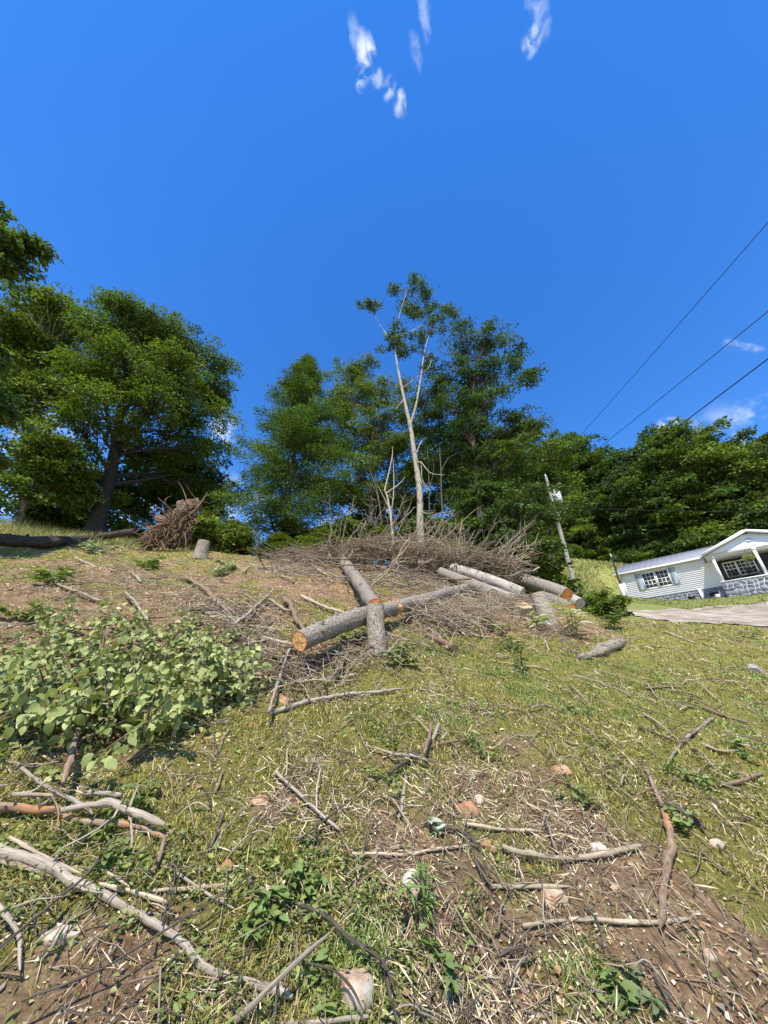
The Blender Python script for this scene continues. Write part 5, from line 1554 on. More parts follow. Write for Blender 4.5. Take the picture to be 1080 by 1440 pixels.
for i, (pts, rpx, mt, lift, lab, end) in enumerate(STK):
    P, rd = stick_points(pts, np.atleast_1d(np.array(rpx, float)) * (.52 if i == 0 else .46), np.asarray(lift) + .006)
    L_ = np.linalg.norm(np.diff(P, axis=0), axis=1).sum(); n = int(np.clip(L_ / .025, 10, 60))
    Q = spline(P, n); rr = np.interp(np.linspace(0, 1, n), np.linspace(0, 1, len(rd)), rd)
    rg = np.random.default_rng(300 + i)
    wv = np.cumsum(rg.normal(size=(n, 3)), 0); tt = np.linspace(0, 1, n)[:, None]; wv -= wv[0] + (wv[-1] - wv[0]) * tt
    Q = Q + wv * rr.mean() * .16
    rr = rr * (1 + .22 * (vnoise(np.arange(n) * .33, np.zeros(n) + i, i) - .5) * 2); rr[-2:] *= [.85, .55]
    for _ in range(max(1, n // 14)):
        k = rg.integers(1, n - 1); rr[k] *= 1.22
    mb = MB(); tube(mb, Q, rr, 12, .16, seed=i, ridge=.10)
    # broken side stubs
    for _ in range(rg.integers(0, 3) if len(pts) > 2 else 0):      # side shoots
        k = rg.integers(n // 4, n - 2); d = nrm(nrm(np.gradient(Q, axis=0))[k] * .9 + rg.normal(size=3) * .6); ln = rr[k] * rg.uniform(9, 24)
        S = Q[k] + d * ln * np.linspace(0, 1, 7)[:, None] + np.cumsum(rg.normal(size=(7, 3)), 0) * ln * .035
        S[:, 2] = np.clip(S[:, 2], H(S[:, 0], S[:, 1]) + .004, H(S[:, 0], S[:, 1]) + .09); S[0] = Q[k]
        tube(mb, S, np.linspace(rr[k] * .4, rr[k] * .12, 7), 6, .1)
    for _ in range(rg.integers(0, 4)):
        k = rg.integers(2, n - 2); d = nrm(nrm(np.gradient(Q, axis=0))[k] * .7 + nrm(rg.normal(size=3)) + [0, 0, .4]); ln = rr[k] * rg.uniform(2, 7)
        tube(mb, np.array([Q[k], Q[k] + d * ln * .5, Q[k] + d * ln + rg.normal(size=3) * ln * .08]), np.array([rr[k] * .45, rr[k] * .35, rr[k] * .2]), 6)
    mb.build('fallen_stick', M[mt], None, True, label=lab, cat='stick', group=SG)

# ------------------------------------------------------------------ rocks
def rock_mat(name, c):
    m, N, L, b = mat(name); tc = N.new('ShaderNodeTexCoord')
    n1 = noise(N, L, tc.outputs['Object'], 28, 7, .7); n2 = noise(N, L, tc.outputs['Object'], 9, 4, .6)
    r1 = ramp(N, [(.3, tuple(x * .62 for x in c)), (.55, c), (.75, tuple(min(1, x * 1.2) for x in c))]); L.new(n1.outputs['Fac'], r1.inputs[0])
    r2 = ramp(N, [(.42, (1, 1, 1)), (.62, (.72, .50, .32))]); L.new(n2.outputs['Fac'], r2.inputs[0])
    L.new(mixc(N, L, 1.0, r1.outputs[0], r2.outputs[0], 'MULTIPLY'), b.inputs['Base Color']); b.inputs['Roughness'].default_value = .9
    bump(N, L, n1.outputs['Fac'], .7, .008, b); return m


M['rock'] = rock_mat('pale_sandstone', (.50, .43, .34)); M['rock_tan'] = rock_mat('tan_rock', (.42, .28, .17)); M['rock_grey'] = rock_mat('grey_rock', (.30, .28, .26))


def rock(px, py, w_px, h_px, mt, lab, seed, sink=.3):
    p, t = G(px, py); w = w_px * t / FOC / 2; h = h_px * t / FOC / 2
    rg = np.random.default_rng(seed); n = 20
    th = np.linspace(0, math.pi, n); ph = np.linspace(0, 2 * math.pi, 2 * n, endpoint=False); T_, P_ = np.meshgrid(th, ph, indexing='ij')
    d = np.stack([np.sin(T_) * np.cos(P_), np.sin(T_) * np.sin(P_), np.cos(T_)], -1)
    V = d.copy()
    for _ in range(9):                       # knock flat facets off
        nn = nrm(rg.normal(size=3)); k = rg.uniform(.55, .85); s = V @ nn; V = V - np.maximum(s - k, 0)[..., None] * nn
    V = V * (1 + .10 * (fbm(d[..., 0] * 3 + seed, d[..., 1] * 3 + d[..., 2] * 2, seed, 4) - .5)[..., None] * 2)
    V = V * np.array([w, (w + h) * .5, h]) * 1.2; V = V + p + np.array([0, .25 * h, h * (1 - 2 * sink) - h * .3])
    idx = np.arange(n * 2 * n).reshape(n, 2 * n); nx = np.roll(idx, -1, 1)
    mb = MB(); mb.add(V.reshape(-1, 3), np.stack([idx[:-1], idx[1:], nx[1:], nx[:-1]], -1).reshape(-1, 4))
    o = mb.build('rock', M[mt], None, False, label=lab, cat='rock', group='rocks on the slope')
    return o


rock(495, 1402, 54, 44, 'rock', 'pale angular rock at the bottom centre', 1, .3)
for i, (px, py, w, h, mt, lab) in enumerate([(657, 1145, 30, 26, 'rock_tan', 'rounded tan rock at the middle of the slope'), (672, 1126, 18, 14, 'rock', 'small pale stone above the rounded tan rock'), (582, 1256, 32, 40, 'rock', 'flat pale stone left of the dark bent twig'),
                                             (1062, 944, 26, 18, 'rock_grey', 'grey rock in the grass near the right edge'), (318, 1226, 16, 22, 'rock_tan', 'small orange stone left of the straight pale stick'), (375, 1265, 30, 26, 'rock', 'half buried pale stone beyond the straight pale stick'), (840, 1192, 26, 12, 'rock', 'low pale stone behind the white peeled stick'),
                                             (688, 1192, 22, 14, 'rock_tan', 'tan stone at the start of the white peeled stick'), (400, 988, 24, 22, 'rock_tan', 'tan lump at the near end of the long light stick'), (775, 1265, 40, 22, 'rock', 'flat pale slab below the level pale stick'), (1010, 1190, 20, 14, 'rock', 'pale stone right of the orange stick'),
                                             (860, 1250, 18, 12, 'rock_tan', 'small tan stone left of the thick dark stick'), (790, 1085, 26, 14, 'rock_tan', 'clod of tan earth in the bare patch'), (365, 1130, 26, 16, 'rock_tan', 'orange clod on the bare soil left of the grey stick'), (85, 1315, 44, 22, 'rock', 'flat pale slab at the lower left'), (1000, 1345, 20, 12, 'rock', 'pale chip stone at the lower right')]):
    rock(px, py, w, h, mt, lab, 10 + i, .35)
# ------------------------------------------------------------------ leafy heap at left
def leaf_mesh(name, seed):
    rg = np.random.default_rng(seed)
    xs = [0, .12, .35, .6, .82, 1.0]; wd = [0.02, .30, .40, .33, .18, 0.0]
    mb = MB(); V = []; cup = rg.uniform(.10, .38); curl = rg.uniform(-.05, .45); tw = rg.uniform(-.3, .3)
    for x, w in zip(xs, wd):
        z = -curl * x * x
        for s in (-1, 0, 1):
            V.append([x, s * w, z + abs(s) * w * cup + s * w * tw * x])
    F = []
    for i in range(5):
        for j in range(2):
            a = i * 3 + j; F.append([a, a + 3, a + 4, a + 1])
    mb.add(np.array(V), F); return mb.mesh(name, True)


def green_leaf_mat(name, lo, hi, back):
    m, N, L, b = mat(name)
    oi = N.new('ShaderNodeObjectInfo'); r = ramp(N, [(0, lo), (.5, tuple((a + c) / 2 for a, c in zip(lo, hi))), (1, hi)]); L.new(oi.outputs['Random'], r.inputs[0])
    gm = N.new('ShaderNodeNewGeometry'); c = mixc(N, L, gm.outputs['Backfacing'], r.outputs[0], back)
    L.new(c, b.inputs['Base Color']); b.inputs['Roughness'].default_value = .5; b.inputs['Specular IOR Level'].default_value = .2
    t = N.new('ShaderNodeBsdfTranslucent'); L.new(mixc(N, L, 1.0, c, (1.0, 1.1, .45), 'MULTIPLY'), t.inputs['Color'])
    mx = N.new('ShaderNodeMixShader'); mx.inputs[0].default_value = .32; L.new(b.outputs[0], mx.inputs[1]); L.new(t.outputs[0], mx.inputs[2]); L.new(mx.outputs[0], N['Material Output'].inputs['Surface'])
    return m


M['heapleaf'] = green_leaf_mat('heap_leaf', (.15, .19, .05), (.38, .405, .15), (.42, .45, .20))


def orient(o, p, d, n, s):
    d = nrm(d); y = nrm(np.cross(n, d)); z = np.cross(d, y)
    from mathutils import Matrix
    m_ = Matrix(((d[0] * s, y[0] * s, z[0] * s, p[0]), (d[1] * s, y[1] * s, z[1] * s, p[1]), (d[2] * s, y[2] * s, z[2] * s, p[2]), (0, 0, 0, 1)))
    o.matrix_world = m_


def leafy_heap():
    rg = np.random.default_rng(12)
    g, _ = G(120, 1040)
    root = empty('leafy_branch_heap', (0, 0, 0), 'large heap of cut branches with broad wilting leaves at left', 'cut branches')
    ms = [leaf_mesh('leaf', 40 + k) for k in range(6)]
    for m_ in ms: m_.materials.append(M['heapleaf'])
    stems = [((95, 1060), (60, 965), (20, 910), .28), ((100, 1080), (110, 960), (75, 890), .34), ((110, 1070), (140, 940), (140, 862), .36), ((115, 1065), (190, 940), (215, 878), .36), ((120, 1060), (230, 960), (290, 905), .34),
             ((125, 1060), (240, 985), (340, 940), .28), ((120, 1065), (220, 1010), (300, 985), .22), ((60, 1040), (30, 1000), (-30, 960), .24), ((120, 1050), (160, 1000), (240, 990), .18), ((70, 1030), (20, 1000), (-20, 1010), .16), ((150, 930), (90, 880), (60, 860), .3), ((230, 930), (270, 890), (330, 890), .28),
             ((200, 960), (270, 915), (350, 925), .3), ((170, 950), (180, 890), (165, 850), .36), ((60, 1000), (30, 950), (40, 905), .3), ((220, 970), (300, 950), (370, 960), .24), ((150, 960), (250, 890), (270, 872), .33), ((60, 1030), (120, 990), (180, 950), .3), ((20, 1010), (60, 960), (110, 900), .34), ((150, 1030), (180, 980), (240, 930), .34), ((180, 1010), (230, 960), (280, 930), .3), ((80, 1020), (120, 960), (160, 900), .36), ((200, 1000), (260, 960), (310, 950), .26)]
    sm = MB(); cand = []
    for a, b_, c, lf in stems:
        a = (a[0] + rg.uniform(-70, 70), a[1] - rg.uniform(0, 80))
        P = spline([G(*a, .08)[0], G(*b_, lf * .75)[0], G(*c, lf * .38)[0]], 22)
        tube(sm, P, np.linspace(.010, .003, 22), 6, .05)
        subs = [P]
        for _ in range(9):
            k = rg.integers(4, 21); T_ = nrm(P[min(k + 1, 21)] - P[k - 1]); d = nrm(T_ + rg.normal(size=3) * .6 + [0, 0, .12]); ln = rg.uniform(.2, .5)
            Q = P[k] + d * ln * np.linspace(0, 1, 7)[:, None]; Q[:, 2] -= np.linspace(0, 1, 7) ** 2 * ln * .25
            Q[:, 2] = np.maximum(Q[:, 2], H(Q[:, 0], Q[:, 1]) + .03)
            tube(sm, Q, np.linspace(.006, .002, 7), 5); subs.append(Q)
        for S in subs:
            n = len(S)
            for _ in range(int(50 if n > 10 else 25)):
                k = rg.integers(n // 4, n); T_ = nrm(S[min(k + 1, n - 1)] - S[max(k - 1, 0)])
                d = nrm(T_ * .4 + rg.normal(size=3) * .6 + [0, -.2, -.65])
                cand.append((S[k] + rg.normal(size=3) * .02, d, nrm(rg.normal(size=3) * .55 + [0, -.45, .8]), rg.uniform(.032, .066) * (.55 if rg.uniform() < .2 else 1)))
    sm.build('stems', M['stick_brown'], root, True, kind='stuff')
    # largest to the eye first: near the camera and high in the heap
    cand.sort(key=lambda q: np.linalg.norm(q[0] - [0, 0, EYE]) / q[3])
    rest = MB()
    for i, (p, d, n, s) in enumerate(cand):
        p = p + d * .03
        tip = p + d * s; dz = H(tip[0], tip[1]) + .01 - tip[2]
        if dz > 0: d = nrm(d + [0, 0, dz / s])
        if i % 3 == 0 and i < 900:
            o = bpy.data.objects.new('leaf', ms[i % 6]); COL.objects.link(o); o.parent = root; orient(o, p, d, n, s)
        else:
            me = ms[rg.integers(6)]; co = np.empty(len(me.vertices) * 3); me.vertices.foreach_get('co', co); co = co.reshape(-1, 3) * s
            y = nrm(np.cross(n, d)); z = np.cross(d, y); V = p + co[:, :1] * d + co[:, 1:2] * y + co[:, 2:] * z
            F = [[a, a + 3, a + 4, a + 1] for r_ in range(5) for a in (r_ * 3, r_ * 3 + 1)]
            k = rg.uniform(); c = np.array((.11, .15, .035)) * (1 - k) + np.array((.40, .42, .15)) * k
            rest.add(V, F, np.tile(c, (len(V), 1)))
    rest.build('more_leaves', M['bigleaf'], root, True, kind='stuff')


leafy_heap()


def leaf_batch(mb, c, d, n, ln, wd, col):
    """8-vert pointed leaves with a midrib fold"""
    d = nrm(d); y = nrm(np.cross(n, d)); z = np.cross(d, y); ln = np.asarray(ln)[:, None]; wd = np.asarray(wd)[:, None]
    V = [c, c + d * ln * .3 + y * wd * .45 + z * wd * .2, c + d * ln * .33, c + d * ln * .3 - y * wd * .45 + z * wd * .2, c + d * ln * .68 + y * wd * .35 + z * (wd * .12 - ln * .08), c + d * ln * .68 - z * ln * .06, c + d * ln * .68 - y * wd * .35 + z * (wd * .12 - ln * .08), c + d * ln - z * ln * .22]
    V = np.stack(V, 1).reshape(-1, 3); i = np.arange(len(c))[:, None] * 8; C8 = np.repeat(col, 8, 0)
    mb.add(V, np.concatenate([i + np.array([[2, 1, 4, 5]]), i + np.array([[3, 2, 5, 6]])]), C8)
    F3 = np.concatenate([i + np.array([q]) for q in ([0, 1, 2], [0, 2, 3], [5, 4, 7], [6, 5, 7])]); mb.f.append(F3 + mb.n - len(V))


def plant(px, py, n, spread, hgt, ln, wd, colr, lab, seed, name='weed', stems=4, up=.4, cat='plant', group='weeds on the slope', lie=False):
    rg = np.random.default_rng(seed); p, t = G(px, py)
    root = empty(name, tuple(p), lab, cat, group)
    sm = MB(); C_ = []; D_ = []
    per = n // stems
    for s in range(stems):
        a = rg.uniform(0, 2 * math.pi); off = np.array([math.cos(a), math.sin(a), 0]) * spread * rg.uniform(.2, 1)
        e = off + [0, 0, hgt * rg.uniform(.5, 1.0)]; e[2] += float(H(p[0] + e[0], p[1] + e[1]) - p[2])
        Q = spline([off * .15, (off * .5 + [0, 0, e[2] * .6]), e], 8); tube(sm, Q, np.linspace(.004, .0015, 8) * (1 + hgt * 2), 5)
        k = rg.uniform(.15, 1, per); q = np.stack([np.interp(k, np.linspace(0, 1, 8), Q[:, i]) for i in range(3)], 1)
        C_.append(q); th = rg.uniform(0, 2 * math.pi, per); D_.append(np.stack([np.cos(th), np.sin(th), rg.uniform(-.3, .7, per) * up * 1.5], 1))
    sm.build('stems', M['weedstem'], root, True)
    C_ = np.concatenate(C_); D_ = np.concatenate(D_); m_ = len(C_)
    lb = MB(); leaf_batch(lb, C_, D_, rg.normal(size=(m_, 3)) * .35 + [0, 0, 1], ln * rg.uniform(.6, 1.2, m_), wd * rg.uniform(.7, 1.2, m_), colvar(m_, colr, .25, .12, rg))
    lb.build('foliage', M['bigleaf'], root)
    return root


M['weedstem'] = plain('green_stem', (.16, .17, .06), .7, .2, 20, .3)
G1 = (.18, .25, .07); G3 = (.14, .20, .06); PALE = (.42, .46, .32); WILT = (.46, .47, .27)
for a in [(365, 1310, 40, .10, .08, .05, .022, G1, 'bright weed with pointed leaves left of the rock', 1), (395, 1275, 40, .12, .10, .06, .03, G1, 'low weed patch above the pale rock', 2), (345, 1345, 30, .09, .07, .05, .028, G3, 'small weed beside the curved branch', 3), (440, 1265, 40, .14, .08, .045, .025, G1, 'low leafy weed under the crooked dark branch', 4),
          (905, 1405, 22, .05, .05, .045, .026, (.13, .19, .09), 'broad leaved seedling in the bottom right corner', 5), (880, 1425, 30, .10, .08, .06, .03, G3, 'weed beside the broad leaved seedling', 6), (600, 1300, 60, .12, .16, .07, .012, (.14, .22, .05), 'tuft of fine bright grass like weed near the bottom', 7), (1030, 1055, 40, .25, .14, .06, .03, G1, 'bright weed clump at the right edge', 8),
          (735, 948, 40, .07, .42, .12, .025, G1, 'single upright weed stalk in the middle of the grass', 9), (960, 1165, 40, .14, .10, .05, .028, G1, 'leafy weed beside the dark forked stick', 10), (560, 935, 70, .35, .16, .09, .05, G3, 'dark leafy weeds below the upright chunk', 11), (505, 905, 40, .25, .14, .08, .04, G3, 'leafy weeds at the foot of the upright chunk', 12),
          (620, 1180, 14, .05, .06, .05, .04, PALE, 'single pale green leaf cluster at the slope centre', 13), (215, 802, 120, .45, .3, .17, .06, G1, 'leafy weed below the old stump', 14), (70, 824, 100, .5, .28, .16, .06, G1, 'leafy weed on the bare soil at upper left', 15), (30, 872, 90, .35, .2, .12, .05, G1, 'weed clump at the left edge above the heap', 16),
          (330, 802, 380, .6, .3, .13, .055, PALE, 'silvery leaved sprig right of the old stump', 17), (125, 780, 380, .8, .3, .13, .055, PALE, 'silvery leaved sprig lying below the dark limb', 18), (305, 812, 220, .5, .25, .12, .05, PALE, 'pale leafy cut branch below the stump', 19), (735, 832, 150, .5, .75, .11, .05, (.14, .20, .10), 'cut leafy branch with shiny leaves on the log pile', 20), (705, 842, 80, .4, .3, .09, .04, G3, 'leafy branch beside the pale cut log', 26),
          (812, 900, 60, .22, .62, .30, .05, WILT, 'wilted strap leaved plant at the right of the log pile', 21), (752, 885, 44, .2, .3, .24, .05, WILT, 'wilted drooping plant before the upright right chunk', 22), (700, 890, 70, .35, .26, .12, .04, G1, 'green weeds in front of the right hand logs', 23), (725, 915, 60, .3, .2, .1, .04, G3, 'low weeds on the mound edge', 24), (860, 885, 80, .5, .5, .18, .04, G1, 'tall green weeds at the right end of the mound', 25),
          (200, 1135, 30, .1, .1, .06, .03, G3, 'weed tuft by the grey weathered log', 27), (140, 1180, 40, .12, .09, .07, .015, (.17, .22, .05), 'grassy tuft between the logs and the curved branch', 28), (150, 1230, 30, .06, .09, .05, .028, G3, 'dark sprig growing over the curved branch', 29), (640, 1390, 40, .12, .08, .05, .03, G3, 'weed right of the pale rock', 30), (440, 1400, 40, .1, .07, .04, .028, G1, 'round leaved weed left of the pale rock', 31),
          (990, 1110, 50, .2, .1, .05, .03, G1, 'weed patch below the light grey branch', 32), (690, 1070, 40, .2, .1, .06, .02, G1, 'weed patch right of the small heap', 33), (830, 1130, 40, .2, .1, .06, .02, G3, 'weed patch left of the orange stick', 34), (390, 930, 30, .3, .12, .08, .04, G1, 'weeds beside the cut end of the trunk', 35), (820, 1010, 40, .25, .12, .07, .02, G1, 'weed patch in the grass right of centre', 36), (1060, 900, 60, .5, .3, .14, .03, G1, 'tall weeds at the right edge before the drive', 37), (560, 1100, 40, .2, .08, .05, .02, G1, 'weeds around the small heap of sticks', 38)]:
    plant(*a[:9], a[9] + 500)

# ------------------------------------------------------------------ single twigs
rt = np.random.default_rng(91)
TW = []
for i in range(230):
    if rt.uniform() < .45: px, py = rt.uniform(0, 1080), rt.uniform(1000, 1440)
    else: px, py = rt.uniform(0, 1080), rt.uniform(815, 1010)
    if py < 880 and px > 820: continue
    p, t = G(px, py); rad = rt.uniform(.6, 1.6) * t / FOC * (1.0 if py > 1000 else .8); rad = min(rad, .012)
    a = rt.uniform(0, 2 * math.pi); ln = rt.uniform(18, 75) * t / FOC
    Q = p + np.array([math.cos(a), math.sin(a), 0]) * ln * np.linspace(-.5, .5, 9)[:, None]; Q[:, :2] += np.cumsum(rt.normal(size=(9, 2)), 0) * ln * .022
    lift = rt.uniform(0, .03) if rt.uniform() < .6 else rt.uniform(.02, .07)
    Q[:, 2] = H(Q[:, 0], Q[:, 1]) + rad + lift * np.sin(np.linspace(0, math.pi, 9)) + .012
    mb = branch_mesh(Q, rad, rad * .55, int(rt.integers(0, 3)), rt, 6, (.2 * ln, .5 * ln))
    mb.build('loose_twig', M[['stick_pale', 'stick_grey', 'stick_brown', 'stick_dark', 'stick_grey', 'stick_pale'][i % 6]], None, label=('thin pale', 'thin grey', 'thin brown', 'thin dark', 'small grey', 'small pale')[i % 6] + ' loose twig ' + ('at the left' if px < 270 else 'left of centre' if px < 540 else 'right of centre' if px < 810 else 'at the right') + (' of the lower slope' if py > 1200 else ' of the middle slope' if py > 1000 else ' of the upper slope'), cat='twig', group='loose twigs on the slope')

# ------------------------------------------------------------------ grass, weeds, straw, chips
def scatter(n, rmin, rmax, pmin=-66, pmax=66, p=0.0, rng=RNG):
    """even in log range when p=0"""
    r = np.exp(rng.uniform(math.log(rmin), math.log(rmax), n)); a = np.radians(rng.uniform(pmin, pmax, n))
    return r * np.sin(a), r * np.cos(a), r


def hz(x, y):
    r = np.hypot(x, y)
    return H(x, y) + (fbm(x * 9, y * 9, 71, 3) - .5) * .05 * np.clip(1.4 - r / 9, 0, 1)


def grass():
    rng = np.random.default_rng(5)
    x, y, r = scatter(470000, .75, 17, rng=rng)
    cv = cover(x, y); tuft = fbm(x * 7, y * 7, 91, 3)
    k = rng.uniform(size=len(x)) < np.clip((cv - .30) * 1.7, 0.03, 1) * np.clip((tuft - .30) * 3.2, .28, 1)
    s, d = house_xy(x, y)
    x, y, r, cv, tuft = x[k], y[k], r[k], cv[k], tuft[k]; n = len(x)
    c = np.stack([x, y, hz(x, y) - .004], 1)
    d = nrm(np.stack([rng.normal(size=n) * .45, rng.normal(size=n) * .45 - .15, np.ones(n)], 1))
    ln = rng.uniform(.018, .055, n) * (1 + r * .055) * np.clip(.5 + (tuft - .3) * 1.8, .4, 1.6)
    wd = rng.uniform(.0016, .0034, n) * (1 + r * .42)
    col = colvar(n, (.29, .285, .075), .3, .15, rng)
    yel = rng.uniform(size=(n, 1)) < .30; col = np.where(yel, colvar(n, (.44, .38, .15), .3, .12, rng), col)
    gb = fbm(x * 1.3, y * 1.3, 23, 2)[:, None]; col = np.where(gb > .55, col * [.72, .98, .9], col)
    mb = MB(); blades(mb, c, d, ln, wd, rng.uniform(.2, 1.0, n), col); mb.build('grass', M['grass'], None, label='patchy short olive grass growing over the slope', cat='grass', kind='stuff')
    # tall dry grass behind the dark limb at the left crest
    x, y, r = scatter(11000, 14.6, 23, -70, -26, rng=rng); n = len(x)
    c = np.stack([x, y, H(x, y)], 1); d = nrm(np.stack([rng.normal(size=n) * .2, rng.normal(size=n) * .2, np.ones(n)], 1)); ln = rng.uniform(.2, .6, n)
    col = colvar(n, (.34, .31, .12), .3, .15, rng); col = np.where(rng.uniform(size=(n, 1)) < .35, colvar(n, (.15, .19, .05), .3, .12, rng), col)
    mb = MB(); blades(mb, c, d, ln, rng.uniform(.008, .02, n), rng.uniform(.1, .6, n), col); mb.build('tall_grass', M['grass'], None, label='tall dry grass standing along the crest at left', cat='grass', kind='stuff')
    # meadow behind the house
    n = 42000; r = rng.uniform(17, 58, n); a = np.radians(rng.uniform(15, 62, n)); x, y = r * np.sin(a), r * np.cos(a)
    s, d_ = house_xy(x, y); k = ~((s > -2.5) & (d_ > -11) & (d_ < 8.2)) & ~((d_ < -3) & (r > 17) & (a > R(33))); x, y, r = x[k], y[k], r[k]; n = len(x)
    c = np.stack([x, y, H(x, y)], 1); d = nrm(np.stack([rng.normal(size=n) * .25, rng.normal(size=n) * .25, np.ones(n)], 1))
    pt = fbm(x * .25, y * .25, 15, 3)[:, None]
    col = np.where(pt > .5, colvar(n, (.22, .235, .065), .3, .12, rng), colvar(n, (.32, .30, .11), .3, .12, rng)); col = np.where(rng.uniform(size=(n, 1)) < .25, colvar(n, (.14, .18, .04), .3, .12, rng), col)
    mb = MB(); blades(mb, c, d, rng.uniform(.2, .5, n), rng.uniform(.05, .11, n), rng.uniform(.1, .7, n), col); mb.build('meadow_grass', M['grass'], None, label='yellow green meadow grass on the hillside behind the house', cat='grass', kind='stuff')
    # mown lawn before the house
    n = 12000; hs = rng.uniform(-2.5, 16, n); hd = rng.uniform(-6, -.1, n); x = HA[0] + HX[0] * hs + HY[0] * hd; y = HA[1] + HX[1] * hs + HY[1] * hd
    c = np.stack([x, y, H(x, y)], 1); d = nrm(np.stack([rng.normal(size=n) * .4, rng.normal(size=n) * .4, np.ones(n)], 1))
    s_, d__ = hs, hd
    mb = MB(); blades(mb, c, d, rng.uniform(.05, .10, n), rng.uniform(.04, .08, n), rng.uniform(.2, .8, n), colvar(n, (.21, .24, .075), .35, .15, rng)); mb.build('lawn_grass', M['grass'], None, label='mown green lawn strip between house and gravel drive', cat='grass', kind='stuff')
    # ground-hugging weeds
    x, y, r = scatter(24000, .75, 13, rng=rng); pat = fbm(x * 1.7, y * 1.7, 131, 3); cv = cover(x, y)
    k = rng.uniform(size=len(x)) < np.clip((pat - .50) * 5, .03, 1) * np.clip(cv * 1.4, .1, 1); x, y, r = x[k], y[k], r[k]
    reps = 6; n = len(x) * reps; c = np.repeat(np.stack([x, y, hz(x, y)], 1), reps, 0); sz = np.repeat((.010 + .0035 * np.sqrt(r)) * rng.uniform(.7, 1.6, len(x)), reps)
    c = c + rng.normal(size=(n, 3)) * np.stack([sz * .9, sz * .9, sz * .1], 1); c[:, 2] += np.abs(rng.normal(size=n)) * sz * .9 + .004
    th = rng.uniform(0, 2 * math.pi, n); d = np.stack([np.cos(th), np.sin(th), rng.uniform(-.1, .7, n)], 1)
    col = colvar(n, (.18, .225, .06), .3, .15, rng) * np.repeat(rng.uniform(.7, 1.3, (len(x), 1)), reps, 0)
    mb = MB(); leaves(mb, c, d, rng.normal(size=(n, 3)) * .4 + [0, -.2, 1], sz * rng.uniform(.8, 1.7, n), sz * rng.uniform(.5, .9, n), col); mb.build('low_weeds', M['bigleaf'], None, label='low leafy weeds creeping between the grass and sticks', cat='weeds', kind='stuff')
    # straw and shredded twigs
    x, y, r = scatter(150000, .75, 16, rng=rng); k = rng.uniform(size=len(x)) < np.clip((fbm(x * 2.1, y * 2.1, 207, 4) - .45) * 6, .08, 1); x, y, r = x[k], y[k], r[k]; n = len(x); c = np.stack([x, y, hz(x, y)], 1); th = rng.uniform(0, 2 * math.pi, n)
    sl = np.stack([np.cos(th), np.sin(th), .5 * np.sin(th) - .128 * np.cos(th) + rng.normal(size=n) * .22], 1); ln = rng.uniform(.02, .10, n) * (1 + r * .10)
    wd = rng.uniform(.001, .0028, n) * (1 + r * .5); c[:, 2] += rng.uniform(.002, .02, n)
    pal = np.array([(.50, .40, .24), (.38, .28, .17), (.60, .51, .34), (.22, .155, .10), (.44, .38, .28), (.13, .095, .065)]); col = pal[rng.integers(0, 6, n)] * rng.uniform(.7, 1.2, (n, 1))
    mb = MB(); leaves(mb, c, sl, rng.normal(size=(n, 3)) * .5 + [0, -.3, 1], ln, wd, col, .1); mb.build('straw', M['litter'], None, label='dry straw and shredded twigs strewn over the slope', cat='debris', kind='stuff')
    # crumbs of bark, soil and sawdust
    x, y, r = scatter(60000, .75, 14, rng=rng); n = len(x); c = np.stack([x, y, hz(x, y) + rng.uniform(.0, .008, n)], 1); th = rng.uniform(0, 2 * math.pi, n)
    sl = np.stack([np.cos(th), np.sin(th), .5 * np.sin(th) - .128 * np.cos(th) + rng.normal(size=n) * .4], 1); sz = rng.uniform(.003, .010, n) * (1 + r * .35)
    pal = np.array([(.32, .22, .13), (.20, .13, .08), (.48, .37, .24), (.60, .50, .36), (.10, .07, .045), (.24, .24, .09), (.16, .18, .05)]); col = pal[rng.integers(0, 7, n)] * rng.uniform(.7, 1.25, (n, 1))
    mb = MB(); leaves(mb, c, sl, rng.normal(size=(n, 3)) * .5 + [0, -.4, 1], sz, sz * rng.uniform(.4, .9, n), col, .2); mb.build('soil_crumbs', M['litter'], None, label='crumbs of bark soil and sawdust over the slope', cat='debris', kind='stuff')
    # fine broken twigs
    for mt, m_ in (('stick_dark', 700), ('stick_pale', 1500), ('stick_brown', 1200)):
        x, y, r = scatter(m_, .8, 14, rng=rng); th = rng.uniform(0, 2 * math.pi, m_); ln = rng.uniform(.06, .22, m_) * (1 + r * .14); t = np.linspace(-.5, .5, 5)
        X = x[:, None] + np.cos(th)[:, None] * ln[:, None] * t + np.cumsum(rng.normal(size=(m_, 5)), 1) * ln[:, None] * .03
        Y = y[:, None] + np.sin(th)[:, None] * ln[:, None] * t + np.cumsum(rng.normal(size=(m_, 5)), 1) * ln[:, None] * .03
        Z = hz(X, Y) + .01 + rng.uniform(0, .04, (m_, 1)) + rng.normal(size=(m_, 1)) * .05 * t
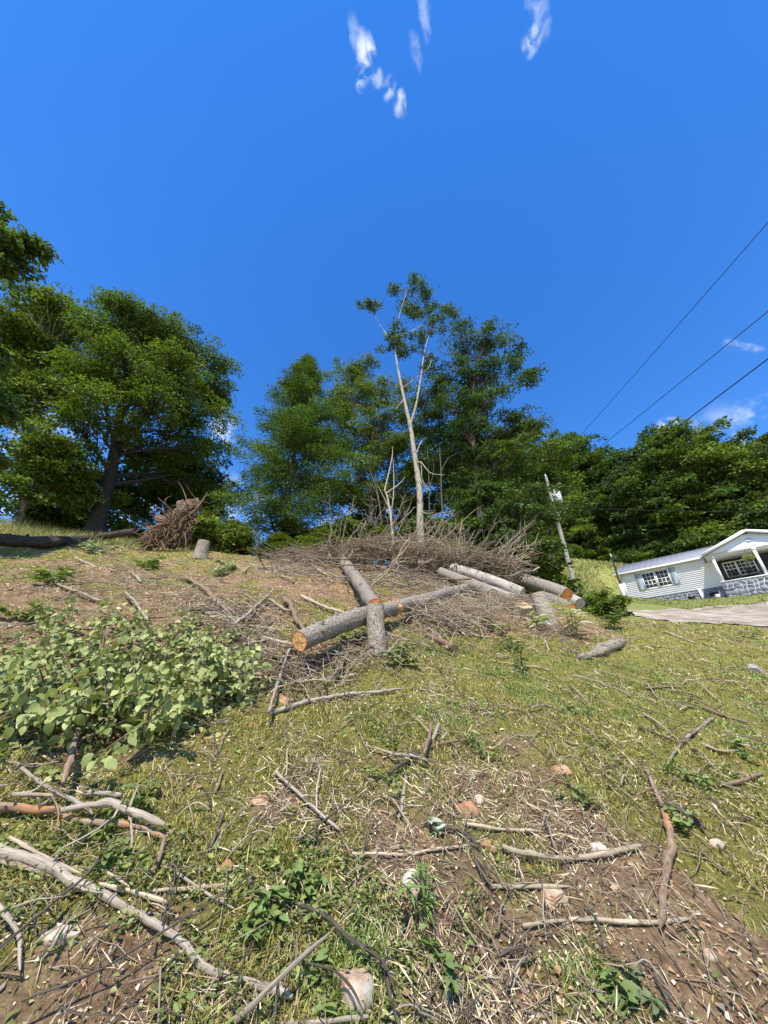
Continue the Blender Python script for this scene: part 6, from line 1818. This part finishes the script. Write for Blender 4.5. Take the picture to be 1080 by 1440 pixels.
        rad = rng.uniform(.0012, .0028, (m_, 1)) * (1 + r[:, None] * .22) * np.linspace(1, .45, 5)
        mb = MB(); batch_tubes(mb, np.stack([X, Y, Z], -1), rad, 3); mb.build('fine_twigs', M[mt], None, label='fine broken ' + mt[6:] + ' twigs strewn over the slope', cat='twigs', kind='stuff')
    # bark chips and dead leaves
    x, y, r = scatter(60000, .75, 16, rng=rng); cv = cover(x, y); k = rng.uniform(size=len(x)) < np.clip(1.15 - cv, .1, 1) * np.clip((fbm(x * 1.9, y * 1.9, 219, 4) - .42) * 5, .1, 1); x, y, r = x[k], y[k], r[k]; n = len(x)
    c = np.stack([x, y, hz(x, y) + rng.uniform(.001, .012, n)], 1); th = rng.uniform(0, 2 * math.pi, n); sl = np.stack([np.cos(th), np.sin(th), .5 * np.sin(th) - .128 * np.cos(th) + rng.normal(size=n) * .3], 1)
    sz = rng.uniform(.008, .026, n) * (1 + r * .16)
    pal = np.array([(.32, .19, .10), (.22, .125, .07), (.45, .33, .20), (.55, .44, .30), (.13, .08, .05), (.38, .22, .12), (.28, .24, .18)]); col = pal[rng.integers(0, 7, n)] * rng.uniform(.7, 1.2, (n, 1))
    mb = MB(); leaves(mb, c, sl, rng.normal(size=(n, 3)) * .45 + [0, -.5, 1], sz, sz * rng.uniform(.35, .8, n), col, .2); mb.build('leaf_litter', M['litter'], None, label='brown bark chips and dead leaves scattered on the soil', cat='debris', kind='stuff')


grass()

# tell look-alikes of the wood apart by their order from the left
ORD = ['first', 'second', 'third', 'fourth', 'fifth', 'sixth', 'seventh', 'eighth', 'ninth', 'tenth', 'eleventh', 'twelfth', 'thirteenth', 'fourteenth']
for grp in ('hillside wood', 'shrubs below the wood'):
    by = {}
    for o in bpy.data.objects:
        if o.get('group') == grp: by.setdefault(o['label'], []).append(o)
    for lab, os_ in by.items():
        if len(os_) > 1:
            for k, o in enumerate(sorted(os_, key=lambda q: q.location.x / q.location.y)): o['label'] = lab + ', ' + ORD[min(k, 13)] + ' from left'
